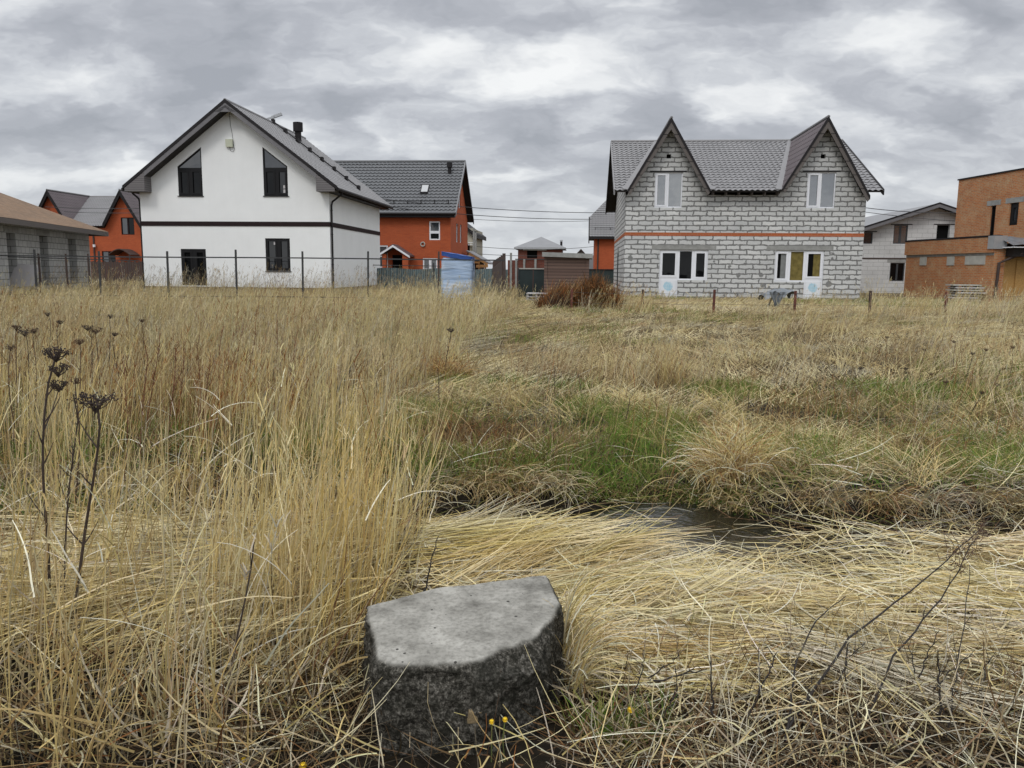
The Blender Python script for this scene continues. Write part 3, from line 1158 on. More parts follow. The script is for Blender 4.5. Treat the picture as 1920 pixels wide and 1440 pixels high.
# ================================================================== MIDDLE ORANGE HOUSE
def middle_house():
    P = at(845, 470, 55.)
    O = (P[0], P[1])
    h = thing('brick_house', 'orange brick house with graphite tile roof and skylight behind the white house', 'house', (O[0], O[1], 0), A)
    f = lambda x, y: fpx(O, A, x, y)
    W0, D = -14.0, 8.2
    ez = 5.42
    yf, xr, xl = -.45, .42, W0 - .4
    yr = 4.1
    rz_ = 9.42
    sl = (rz_ - ez) / (yr - yf)
    B = .3
    rc = lambda x0, y0, x1, y1: rect(f(x0, y1)[0], f(x0, y1)[1], f(x1, y0)[0], f(x1, y0)[1])
    up = rc(805, 415, 825, 450)
    wl = rc(708, 460, 727, 502)
    wr = rc(793, 484, 820, 506)
    pd = rc(736, 478, 763, 515)
    mb = MB()
    mb.wall((0, 0, 0), (1, 0, 0), [(W0, B), (0, B), (0, ez - .1), (W0, ez - .1)], [up, wl, wr, pd], .2, M['orange_brick'])
    g = lambda x, y: fpx(O, A2, x, y)
    sw = []
    for (x0, y0, x1, y1) in ((855.5, 420, 859, 454), (862.5, 422, 866, 455)):
        a, b = g(x0, y1), g(x1, y0)
        sw.append(rect(a[0], a[1], b[0], b[1]))
    a, b = g(860, 386), g(863, 369)
    sw.append(rect(yr - .45, 6.1, yr + .45, 7.5))
    mb.wall((0, 0, 0), (0, 1, 0), [(0, B), (D, B), (D, ez - .1), (yr, rz_ - .25), (0, ez - .1)], sw, .2, M['orange_brick'])
    mb.wall((W0, D, 0), (0, -1, 0), [(0, B), (D, B), (D, ez - .1), (yr, rz_ - .25), (0, ez - .1)], [], .2, M['orange_brick'])
    mb.wall((0, D, 0), (-1, 0, 0), [(0, B), (-W0, B), (-W0, ez - .1), (0, ez - .1)], [], .2, M['orange_brick'])
    mb.build('wall', h)
    for r_ in sw:
        window(h, (0, 0, 0), (0, 1, 0), [r_], M['white_pvc'], [M['glass_blue']], .1, .08)
    wp = M['white_pvc']
    zc_ = up[0][1] + (up[2][1] - up[0][1]) * .42
    window(h, (0, 0, 0), (1, 0, 0), [rect(up[0][0], up[0][1], up[1][0], zc_), rect(up[0][0], zc_, up[1][0], up[2][1])], wp, [M['glass_dark'], M['glass_sky']], .06, .16)
    zc_ = wl[0][1] + (wl[2][1] - wl[0][1]) * .55
    window(h, (0, 0, 0), (1, 0, 0), [rect(wl[0][0], wl[0][1], wl[1][0], zc_), rect(wl[0][0], zc_, wl[1][0], wl[2][1])], wp, [M['glass_blue'], M['glass_blue']], .06, .16)
    um = (wr[0][0] + wr[1][0]) / 2
    window(h, (0, 0, 0), (1, 0, 0), [rect(wr[0][0], wr[0][1], um, wr[2][1]), rect(um, wr[0][1], wr[1][0], wr[2][1])], wp, [M['glass_sky'], M['glass_sky']], .06, .16)
    window(h, (0, 0, 0), (1, 0, 0), [pd], M['brown_trim'], [M['void']], .1, .14, name='door')
    c, s = 1 / math.hypot(1, sl), sl / math.hypot(1, sl)
    L = (yr - yf) / c
    tile_sheet('roof', h, (xl, yf, ez), (1, 0, 0), (0, c, s), xr - xl, L, M['roof_dark'], under=M['deck'], row=.36, wave=.3, step=.06)
    tile_sheet('roof', h, (xr, 2 * yr - yf, ez), (-1, 0, 0), (0, -c, s), xr - xl, L, M['roof_dark'], under=M['deck'], row=.36, wave=.3, fine=False)
    mb = MB()
    mb.tube([(xl, yr, rz_ + .03), (xr, yr, rz_ + .03)], .1, M['roof_dark'], 8)
    mb.build('ridge_cap', h)
    mb = MB()
    for x in (xl, xr):
        mb.prism([(x - .03, yf, ez + .09), (x - .03, yr, rz_ + .09), (x - .03, yr, rz_ - .2), (x - .03, yf, ez - .2)], (.06, 0, 0), M['roof_smooth'] if x > 0 else M['dark_trim'])
        mb.build('roof_edge', h)
        mb = MB()
        mb.prism([(x - .03, 2 * yr - yf, ez + .09), (x - .03, yr, rz_ + .09), (x - .03, yr, rz_ - .2), (x - .03, 2 * yr - yf, ez - .2)], (.06, 0, 0), M['dark_trim'])
        mb.build('roof_edge', h)
        mb = MB()
    mb = MB()
    mb.tube([(xl, yf - .07, ez - .03), (xr, yf - .07, ez - .03)], .08, M['dark_trim'], 8)
    mb.box((xl + .1, yf, ez - .26), (xr - .1, -.002, ez - .1), M['dark_trim'])
    mb.build('gutter', h)
    zm = lambda y: ez + sl * (y - yf)
    snow_hooks(h, [(x, yf + .75, zm(yf + .75) + .06) for x in np.arange(-13.5, .3, .95)], M['dark_trim'], h=.2)
    # skylight
    def onroof(px, py):
        # solve y where the sight line meets the front slope
        y = 1.0
        for _ in range(30):
            o2 = (O[0] - math.sin(A) * y, O[1] + math.cos(A) * y)
            u, z = fpx(o2, A, px, py)
            y += ((z - zm(y)) / (sl + .25))
        return u, y
    (ua, ya), (ub, yb) = onroof(788, 364), onroof(806, 349)
    mb = MB()
    n = Vector((0, -s, c))
    q = [Vector((ua, ya, zm(ya))), Vector((ub, ya, zm(ya))), Vector((ub, yb, zm(yb))), Vector((ua, yb, zm(yb)))]
    mb.prism([p + n * .02 for p in q], n * .13, M['dark_trim'])
    sk = mb.build('skylight', h)
    mb = MB()
    cc = sum(q, Vector()) / 4
    mb.face([cc + (p - cc) * .82 + n * .153 for p in q], M['glass_sky'])
    mb.build('pane', sk)
    mb = MB()
    u, y = onroof(843, 325)
    mb.tube([(u, y, zm(y) - .05), (u, y, zm(y) + .55)], .13, M['dark_trim'], 10)
    mb.tube([(u, y, zm(y) + .4), (u, y, zm(y) + .75)], .2, M['dark_trim'], 10)
    mb.build('vent_pipe', h)
    # round lamp
    u, z = f(793, 458)
    mb = MB()
    ringp = [(u + .14 * math.cos(a), -.06, z + .14 * math.sin(a)) for a in np.linspace(0, 2 * math.pi, 17)]
    mb.tube(ringp, .04, M['concrete_light'], 6, cap=False)
    mb.build('round_vent', h)
    # porch
    ul, zl = f(718, 477)
    ua_, za = f(746, 459)
    ur, zr_ = f(777, 479)
    ym = -1.5
    k = ym / 1.0
    mb = MB()
    for (x1, z1) in ((ul, zl), (ur, zr_)):
        mb.prism([(ua_, ym, za), (x1, ym, z1), (x1, ym, z1 - .1), (ua_, ym, za - .1)], (0, -ym - .01, 0), M['roof_plum'])
        mb.prism([(ua_, ym - .03, za - .06), (x1, ym - .03, z1 - .06), (x1, ym - .03, z1 - .2), (ua_, ym - .03, za - .2)], (0, .028, 0), M['white_pvc'])
    pr = mb.build('porch_roof', h)
    for x0, x1 in ((726, 733), (763, 773)):
        a, b = f(x0, 500)[0], f(x1, 500)[0]
        mb = MB()
        mb.box((a, ym + .1, B), (b, ym + .42, zl), M['orange_brick'])
        mb.build('porch_pillar', h)


middle_house()


# ================================================================== SLIVER HOUSE BEHIND THE BLOCK HOUSE
def sliver_house():
    P = at(1115, 480, 85)
    O = (P[0], P[1])
    h = thing('brick_house', 'orange brick house with grey tile roof half hidden behind the block house', 'house', (O[0], O[1], 0), A)
    f = lambda x, y: fpx(O, A, x, y)
    W_, D = 9.0, 9.0
    ez = f(1120, 444)[1]
    mb = MB()
    for o, u, w in (((0, 0, 0), (1, 0, 0), W_), ((W_, 0, 0), (0, 1, 0), D), ((W_, D, 0), (-1, 0, 0), W_), ((0, D, 0), (0, -1, 0), D)):
        mb.wall(o, u, [(0, .2), (w, .2), (w, ez), (0, ez)], [], .2, M['orange_brick'])
    mb.build('wall', h)
    x0, y0 = -.6, -.6
    yr = D / 2
    sl = .95
    c, s = 1 / math.hypot(1, sl), sl / math.hypot(1, sl)
    # half-hipped left end
    hipn = Vector((-1, 0, .9)).normalized()
    tile_sheet('roof', h, (x0, y0, ez), (1, 0, 0), (0, c, s), W_ + 1.2, (yr - y0) / c, M['roof_grey'], clips=[(Vector((x0 - .02, 0, ez + 2.15)), hipn)], under=M['deck'], row=.36, wave=.3, step=.07, fine=False)
    mb = MB()
    mb.box((x0, y0 - .05, ez - .25), (W_ + .6, y0 + .05, ez + .0), M['dark_trim'])
    mb.prism([(x0 - .1, y0, ez - .25), (x0 - .1, y0 + 2.3, ez + 2.2), (x0 - .1, y0 + 2.6, ez + 2.2), (x0 - .1, y0 + .4, ez - .7), (x0 - .1, y0, ez - .7)], (.1, 0, 0), M['dark_trim'])
    mb.build('roof_edge', h)
    mb = MB()
    mb.box((x0, y0 + .05, ez - .05), (W_ + .5, D + .5, ez - .001), M['deck'])
    mb.build('soffit', h)
    snow_hooks(h, [(x, y0 + .7, ez + .7 * sl + .08) for x in np.arange(0, W_, 1.6)], M['dark_trim'], h=.25)
    u = f(1121, 480)[0]
    mb = MB()
    mb.tube([(u, -.06, ez - .2), (u, -.06, .3)], .08, M['rust_brown'], 6)
    mb.build('downpipe', h)


sliver_house()


# ================================================================== LEFT UNFINISHED HOUSE WITH HIP ROOF
def left_house():
    P = at(169, 480, 42)
    d = np.array([-.176, 1]) / math.hypot(.176, 1)
    Lw = 14.0
    O = (P[0] - d[0] * Lw, P[1] - d[1] * Lw)        # near end of the wall
    a = math.atan2(d[1], d[0])
    h = thing('unfinished_house', 'low unfinished grey block house with brown shingled hip roof at the left edge', 'house', (O[0], O[1], 0), a)
    f = lambda x, y: fpx(O, a, x, y)
    ez = f(120, 426)[1]
    D = 10.
    wins = []
    lint = []
    for (x0, x1, yt, l0, l1, lz) in ((11, 28, 436, 6, 36, 430), (73, 88.5, 441, 68, 91, 435), (127, 141.7, 447, 123, 144, 441)):
        u0, z1 = f(x0, yt)
        u1, _ = f(x1, yt + 1)
        wins.append(rect(u0, .75, u1, z1))
        lint.append((f(l0, lz)[0], f(l1, lz)[0], z1))
    mb = MB()
    mb.wall((0, 0, 0), (1, 0, 0), [(0, .2), (Lw, .2), (Lw, ez), (0, ez)], wins, .4, M['blocks_grey'])
    mb.wall((Lw, 0, 0), (0, 1, 0), [(0, .2), (D, .2), (D, ez), (0, ez)], [], .4, M['blocks_grey'])
    mb.wall((Lw, D, 0), (-1, 0, 0), [(0, .2), (Lw, .2), (Lw, ez), (0, ez)], [], .4, M['blocks_grey'])
    mb.wall((0, D, 0), (0, -1, 0), [(0, .2), (D, .2), (D, ez), (0, ez)], [], .4, M['blocks_grey'])
    mb.build('wall', h)
    for w in wins:
        mb = MB()
        mb.face([(w[0][0], .39, w[0][1]), (w[1][0], .39, w[1][1]), (w[2][0], .39, w[2][1]), (w[3][0], .39, w[3][1])], M['void'])
        mb.build('window_opening', h)
    for u0, u1, z in lint:
        mb = MB()
        mb.box((u0, -.012, z + .005), (u1, 0, z + .24), M['concrete'])
        mb.build('lintel', h)
    ov = .75
    E = [(-ov, -ov), (Lw + ov, -ov), (Lw + ov, D + ov), (-ov, D + ov)]
    rz_ = ez + 2.55
    hy = D / 2
    k = hy + ov
    R0, R1 = (-ov + k, hy), (Lw + ov - k, hy)
    e3 = [(x, y, ez - .03) for x, y in E]
    r0, r1 = (*R0, rz_), (*R1, rz_)
    mb = MB()
    mb.face([e3[0], e3[1], r1, r0], M['shingle'])
    mb.face([e3[1], e3[2], r1], M['shingle'])
    mb.face([e3[2], e3[3], r0, r1], M['shingle'])
    mb.face([e3[3], e3[0], r0], M['shingle'])
    mb.build('roof', h)
    mb = MB()
    mb.box((-ov, -ov, ez - .26), (Lw + ov, -ov + .04, ez - .04), M['barge_wood'])
    mb.box((Lw + ov - .04, -ov + .04, ez - .26), (Lw + ov, D + ov, ez - .04), M['barge_wood'])
    mb.box((-ov + .001, -ov + .041, ez - .12), (Lw + ov - .041, D + ov, ez - .1), M['deck'])
    mb.build('fascia', h)


left_house()


# ================================================================== RIGHT WHITE BLOCK HOUSE
def right_white():
    P = at(1744, 500, 50)
    O = (P[0], P[1])
    h = thing('gable_house', 'white block house with grey low gable roof beside the tan brick building', 'house', (O[0], O[1], 0), A)
    f = lambda x, y: fpx(O, A, x, y)
    az = f(1744, 382)[1]
    ul, zl = f(1622, 424)
    k = (az - zl) / -ul
    x0, x1 = -4.3, 4.3
    zr = lambda x: az - k * abs(x)
    rc = lambda xa, ya, xb, yb: rect(f(xa, yb)[0], f(xa, yb)[1], f(xb, ya)[0], f(xb, ya)[1])
    w1, w2, w3, w4 = rc(1621, 428, 1636, 457), rc(1674, 422, 1703, 457), rc(1755, 422, 1782, 450), rc(1667, 493, 1697, 527)
    w1 = rect(x0 + .1, w1[0][1], w1[1][0] + .05, min(w1[2][1], az - k * 4.2 - .34))
    D = 14.
    B = .15
    mb = MB()
    mb.wall((0, 0, 0), (1, 0, 0), [(x0, B), (x1, B), (x1, zr(x1) - .2), (0, az - .2), (x0, zr(x0) - .2)], [w1, w2, w3, w4], .25, M['blocks_neat'])
    mb.wall((x0, D, 0), (0, -1, 0), [(0, B), (D, B), (D, zr(x0) - .2), (0, zr(x0) - .2)], [], .2, M['blocks_neat'])
    mb.wall((x1, 0, 0), (0, 1, 0), [(0, B), (D, B), (D, zr(x0) - .2), (0, zr(x0) - .2)], [], .2, M['blocks_neat'])
    mb.wall((x1, D, 0), (-1, 0, 0), [(0, B), (x1 - x0, B), (x1 - x0, zr(x0) - .2), (x1, az - .2), (0, zr(x0) - .2)], [], .2, M['blocks_neat'])
    mb.build('wall', h)
    for w, nsp, gm in ((w1, 1, 'glass_blue'), (w2, 2, 'glass_sky'), (w4, 2, 'glass_dark')):
        u0, z0, u1, z1 = w[0][0], w[0][1], w[2][0], w[2][1]
        us = np.linspace(u0, u1, nsp + 1)
        window(h, (0, 0, 0), (1, 0, 0), [rect(us[i], z0, us[i + 1], z1) for i in range(nsp)], M['grey_pvc'], [M[gm]] * nsp, .08, .1)
    mb = MB()
    mb.face([(p[0], .24, p[1]) for p in w3], M['void'])
    mb.build('window_opening', h)
    for w in (w1, w2, w3):
        mb = MB()
        mb.box((max(x0 + .05, w[0][0] - .2), -.012, w[2][1] + .01), (w[1][0] + .25, 0, w[2][1] + .07), M['dark_trim'])
        mb.build('lintel', h)
    mb = MB()
    mb.box((w4[0][0] - .2, -.008, w4[2][1] + .01), (w4[1][0] + .05, 0, w4[2][1] + .22), M['concrete'])
    mb.build('lintel', h)
    z = f(1660, 486)[1]
    mb = MB()
    mb.box((x0 - .01, -.02, z), (x1, 0, z + .09), M['rust_brown'])
    mb.build('brick_band', h)
    mb = MB()
    for xe in (x0 - .55, x1 + .55):
        mb.prism([(0, -.6, az), (xe, -.6, zr(xe)), (xe, -.6, zr(xe) - .07), (0, -.6, az - .07)], (0, D + 1.2, 0), M['roof_smooth'])
    mb.build('roof', h)
    mb = MB()
    for xe in (x0 - .55, x1 + .55):
        mb.prism([(0, -.64, az + .04), (xe, -.64, zr(xe) + .04), (xe, -.64, zr(xe) - .06), (0, -.64, az - .06)], (0, .03, 0), M['dark_trim'])
        mb.prism([(0, -.63, az - .06), (xe, -.63, zr(xe) - .06), (xe, -.63, zr(xe) - .26), (0, -.63, az - .26)], (0, .03, 0), M['soffit_light'])
    mb.build('barge_board', h)
    mb = MB()
    for x in np.arange(-3.8, 4, 1.1):
        mb = MB()
        mb.box((x, -.55, zr(x) - .24), (x + .08, .0, zr(x) - .1), M['deck'])
        mb.build('rafter_end', h)


right_white()


# ================================================================== TAN BRICK BUILDING WITH ANNEX
def tan_building():
    d = np.array([.1, -1.]) / math.hypot(.1, 1)
    a = math.atan2(d[1], d[0])
    P = at(1698, 500, 43)
    O = (P[0], P[1])
    h = thing('brick_building', 'tall flat roofed tan brick building with low annex at the right edge', 'house', (O[0], O[1], 0), a)
    f = lambda x, y: fpx(O, a, x, y)
    za = f(1702, 453)[1]
    La = f(1862, 500)[0]
    B = .15
    mb = MB()
    mb.wall((0, 0, 0), (1, 0, 0), [(0, B), (La, B), (La, za), (0, za)], [], .2, M['tan_brick'])
    mb.wall((La, 0, 0), (0, 1, 0), [(0, B), (.55, B), (.55, za), (0, za)], [], .2, M['tan_brick'])
    mb.wall((0, 9, 0), (0, -1, 0), [(0, B), (9, B), (9, za), (0, za)], [], .2, M['tan_brick'])
    mb.face([(0, 0, za - .3), (La, 0, za - .3), (La, 9, za - .3), (0, 9, za - .3)], M['membrane'])
    mb.build('annex_wall', h)
    zj = f(1780, 476)[1]
    mb = MB()
    mb.box((-.06, -.09, zj), (La + .02, 0, za - .02), M['tan_brick'])
    mb.box((-.08, -.11, za - .02), (La + .04, .3, za + .06), M['dark_trim'])
    mb.build('parapet', h)
    mb = MB()
    mb.box((0, -.012, zj - .12), (La, 0, zj - .002), M['concrete'])
    for x0, x1, y0, y1 in ((1726, 1737, 481, 497.5), (1777, 1789, 480, 497.5), (1811, 1847, 479, 496)):
        u0, z1 = f(x0, y0)
        u1, z0 = f(x1, y1)
        mb.box((u0, -.03, z0), (u1, 0, z1 - .03), M['concrete_light'])
    mb.build('concrete_panels', h)
    # corner flashing
    mb = MB()
    u0, z0 = f(1856, 467)
    mb.box((u0, -.13, z0), (La + .1, -.0905, za + .03), M['grey_metal'])
    mb.box((La + .022, -.09, z0), (La + .1, .5, za + .03), M['grey_metal'])
    mb.build('corner_flashing', h)
    # covered front with chip-board
    yb = 0.55
    mb = MB()
    mb.wall((La - .25, yb, 0), (0, 1, 0), [(0, B), (6, B), (6, za - .5), (0, za - .5)], [], .1, M['osb'])
    mb.build('board_wall', h)
    mb = MB()
    mb.box((La - .24, yb + .75, B), (La - .2, yb + 1.9, za - 1.05), M['osb'])
    mb.build('board_door', h)
    mb = MB()
    n = 14
    vs = []
    for i in range(n + 1):
        for j in range(5):
            y = .3 + 6.2 * i / n
            x = La + .75 - 1.4 * j / 4
            z = za - .42 + .42 * j / 4 + .05 * math.sin(i * 1.9 + j) + (.04 * math.sin(i * 3.1))
            vs.append((x, y, z))
    for i in range(n):
        for j in range(4):
            mb.face([vs[i * 5 + j], vs[(i + 1) * 5 + j], vs[(i + 1) * 5 + j + 1], vs[i * 5 + j + 1]], M['tarp'])
    mb.box((La - .2, .3, za - .52), (La + .78, 6.5, za - .48), M['white_pvc'])
    mb.box((La - .24, .56, za - .9), (La + .5, 6.5, za - .53), M['deck'])
    mb.build('awning', h)
    mb = MB()
    mb.tube([(La + .5, 1.0, za - .75), (La + .25, .55, za - 1.0), (La + .1, .2, za - 1.2), (La + .1, .15, B)], .065, M['rust_brown'], 8)
    mb.build('downpipe', h)
    # main block set back behind the annex
    y2 = 1.95
    O2 = (O[0] - math.sin(a) * y2, O[1] + math.cos(a) * y2)
    g = lambda x, y: fpx(O2, a, x, y)
    u0, zt = g(1798, 338)
    rc = lambda xa, ya, xb, yb_: rect(g(xa, yb_)[0], g(xa, yb_)[1], g(xb, ya)[0], g(xb, ya)[1])
    d1 = rc(1853, 385, 1868, 445)
    w1 = rc(1890, 379, 1911, 423)
    d1 = rect(d1[0][0], za - .1, d1[1][0], d1[2][1])
    w1 = rect(w1[0][0], w1[0][1], w1[1][0], d1[2][1] + .02)
    u1 = u0 + 14
    mb = MB()
    mb.wall((0, y2, 0), (1, 0, 0), [(u0, za - .4), (u1, za - .4), (u1, zt), (u0, zt)], [d1, w1], .2, M['tan_brick'])
    mb.wall((u0, y2 + 9, 0), (0, -1, 0), [(0, B), (9, B), (9, zt), (0, zt)], [], .2, M['tan_brick'])
    mb.face([(u0, y2, zt - .1), (u1, y2, zt - .1), (u1, y2 + 9, zt - .1), (u0, y2 + 9, zt - .1)], M['membrane'])
    mb.build('wall', h)
    mb = MB()
    mb.box((u0 - .05, y2 - .05, zt - .01), (u1, y2 + .3, zt + .06), M['dark_trim'])
    mb.box((u0 - .05, y2 + .301, zt - .01), (u0 + .3, y2 + 9, zt + .06), M['dark_trim'])
    mb.build('roof_edge', h)
    window(h, (0, y2, 0), (1, 0, 0), [d1], M['black_pvc'], [M['glass_dark']], .1, .1, name='door')
    uu = w1[0][0] + (w1[1][0] - w1[0][0]) * .35
    window(h, (0, y2, 0), (1, 0, 0), [w1], M['black_pvc'], [M['glass_sky']], .1, .16, sash=(0,))
    for r_ in (d1, w1):
        mb = MB()
        mb.box((r_[0][0] - .3, y2 - .012, r_[2][1] + .01), (r_[1][0] + .3, y2, r_[2][1] + .25), M['concrete'])
        mb.build('lintel', h)


tan_building()


# ================================================================== FAR HOUSES AND SMALL BUILDINGS
def far_house():
    P = at(971, 490, 120)
    O = (P[0], P[1])
    f = lambda x, y: fpx(O, A, x, y)
    h = thing('brick_house', 'small far brick house with grey hip roof and chimney above the fences', 'house', (O[0], O[1], 0), A)
    W_ = f(1053.5, 480)[0]
    ez = f(1010, 464)[1]
    az = f(1013, 444.5)[1]
    D = 7
    ww = rect(f(988, 484)[0], f(988, 484)[1], f(1007.5, 469)[0], f(1007.5, 469)[1])
    mb = MB()
    mb.wall((0, 0, 0), (1, 0, 0), [(0, 0), (W_, 0), (W_, ez), (0, ez)], [ww], .3, M['red_brick'])
    mb.wall((W_, 0, 0), (0, 1, 0), [(0, 0), (D, 0), (D, ez), (0, ez)], [], .3, M['red_brick'])
    mb.wall((0, D, 0), (0, -1, 0), [(0, 0), (D, 0), (D, ez), (0, ez)], [], .3, M['red_brick'])
    mb.build('wall', h)
    mb = MB()
    mb.face([(p[0], .3, p[1]) for p in ww], M['void'])
    mb.build('window_opening', h)
    ov = .55
    e = [(-ov, -ov, ez), (W_ + ov, -ov, ez), (W_ + ov, D + ov, ez), (-ov, D + ov, ez)]
    ap = (W_ / 2, D / 2, az + .2)
    mb = MB()
    for i in range(4):
        mb.face([e[i], e[(i + 1) % 4], ap], M['roof_smooth'])
    rf = mb.build('roof', h)
    mb = MB()
    mb.box((-ov, -ov - .05, ez - .25), (W_ + ov, -ov, ez + .02), M['grey_metal'])
    mb.box((-ov, -ov + .001, ez - .26), (W_ + ov, D, ez - .2), M['deck'])
    mb.build('fascia', h)
    u, z = f(1052, 462)
    mb = MB()
    mb.box((u - .17, 1, ez), (u + .17, 1.35, f(1052, 452)[1]), M['dark_trim'])
    mb.box((u - .22, .95, f(1052, 451)[1]), (u + .22, 1.4, f(1052, 449.5)[1]), M['grey_metal'])
    mb.build('chimney', rf)
    mb = MB()
    u0, z0 = f(981, 469)
    u1, z1 = f(1025, 466)
    mb.box((u0, -.5, z0), (u1, -.05, z1), M['concrete_light'])
    mb.build('canopy', h)
    # tiny gable further right
    P = at(1081, 480, 130)
    g = thing('gable_house', 'tiny far gable roof peeping out between the wooden shed and the orange house', 'house', (P[0], P[1], 0), A)
    mb = MB()
    zz = at(1081, 476, 130)[2]
    zt = at(1089, 466.5, 130)[2]
    mb.prism([(.1, 0, 0), (1.3, 0, 0), (1.3, 0, zz), (.7, 0, zt - .1), (.1, 0, zz)], (0, 6, 0), M['barge_wood'])
    mb.build('wall', g)
    mb = MB()
    for xe in (-.15, 1.55):
        mb.prism([(.7, -.3, zt), (xe, -.3, zz - .1), (xe, -.3, zz - .25), (.7, -.3, zt - .15)], (0, 6.6, 0), M['rust_brown'])
    mb.build('roof', g)
    mb = MB()
    mb.prism([(1.5, .5, 0), (5., .5, 0), (5., .5, zz - .6), (1.5, .5, zz)], (0, 5, 0), M['roof_smooth'])
    mb.build('lean_to', g)
    # beige house sliver behind the middle house
    P = at(874, 470, 78)
    b = thing('beige_house', 'beige house end showing behind the right gable of the skylight house', 'house', (P[0], P[1], 0), A)
    mb = MB()
    z1 = at(880, 428, 78)[2]
    mb.box((-3, 0, 0), (.62, 8, z1), M['beige'])
    mb.build('wall', b)
    mb = MB()
    mb.prism([(-3.2, -.4, z1 + 2.6), (.95, -.4, z1 - .5), (.95, -.4, z1 - .9), (-3.2, -.4, z1 + 2.3)], (0, 9, 0), M['dark_trim'])
    mb.build('roof', b)
    mb = MB()
    za, zb = at(880, 478, 78)[2], at(880, 457, 78)[2]
    mb.box((.12, -.03, za), (.36, -.001, zb), M['glass_dark'])
    mb.build('window', b)
    mb = MB()
    mb.box((.3, -.9, at(880, 460, 78)[2]), (1.0, -.1, at(880, 459, 78)[2]), M['white_pvc'])
    mb.box((.3, -.9, at(880, 456, 78)[2]), (1.0, -.86, at(880, 455, 78)[2]), M['white_pvc'])
    mb.build('balcony', b)
    # timber lean-to
    P = at(887, 490, 60)
    t_ = thing('timber_porch', 'fresh orange timber porch with sloping grey roof right of the wrapped booth', 'porch', (P[0], P[1], 0), A)
    mb = MB()
    q = lambda x, y: (fpx((P[0], P[1]), A, x, y))
    a0, a1 = q(874, 469), q(917, 493)
    mb.prism([(a0[0], 0, a0[1]), (a1[0], 0, a1[1]), (a1[0], 0, a1[1] - .1), (a0[0], 0, a0[1] - .1)], (0, 4, 0), M['roof_smooth'])
    mb.build('roof', t_)
    mb = MB()
    mb.beam((a0[0] + .2, -.05, a0[1] - .25), (a1[0] - .1, -.05, a1[1] - .12), .1, .16, M['timber'])
    mb.beam((q(884, 492)[0], -.05, q(884, 492)[1]), (q(900, 492)[0], -.05, q(900, 492)[1]), .1, .14, M['timber'])
    mb.beam((q(893, 499)[0], -.05, q(893, 499)[1]), (q(915, 499)[0], -.05, q(915, 499)[1]), .12, .2, M['timber'])
    for x in (886, 898, 910):
        u = q(x, 495)[0]
        mb.box((u - .06, -.02, 0), (u + .06, .1, q(x, 490 + (x - 886) * .2)[1]), M['timber'])
    mb.build('frame', t_)
    mb = MB()
    mb.box((q(880, 500)[0], .5, 0), (q(899, 500)[0], 3, q(890, 488)[1]), M['brown_wood'])
    mb.build('wall', t_)


far_house()


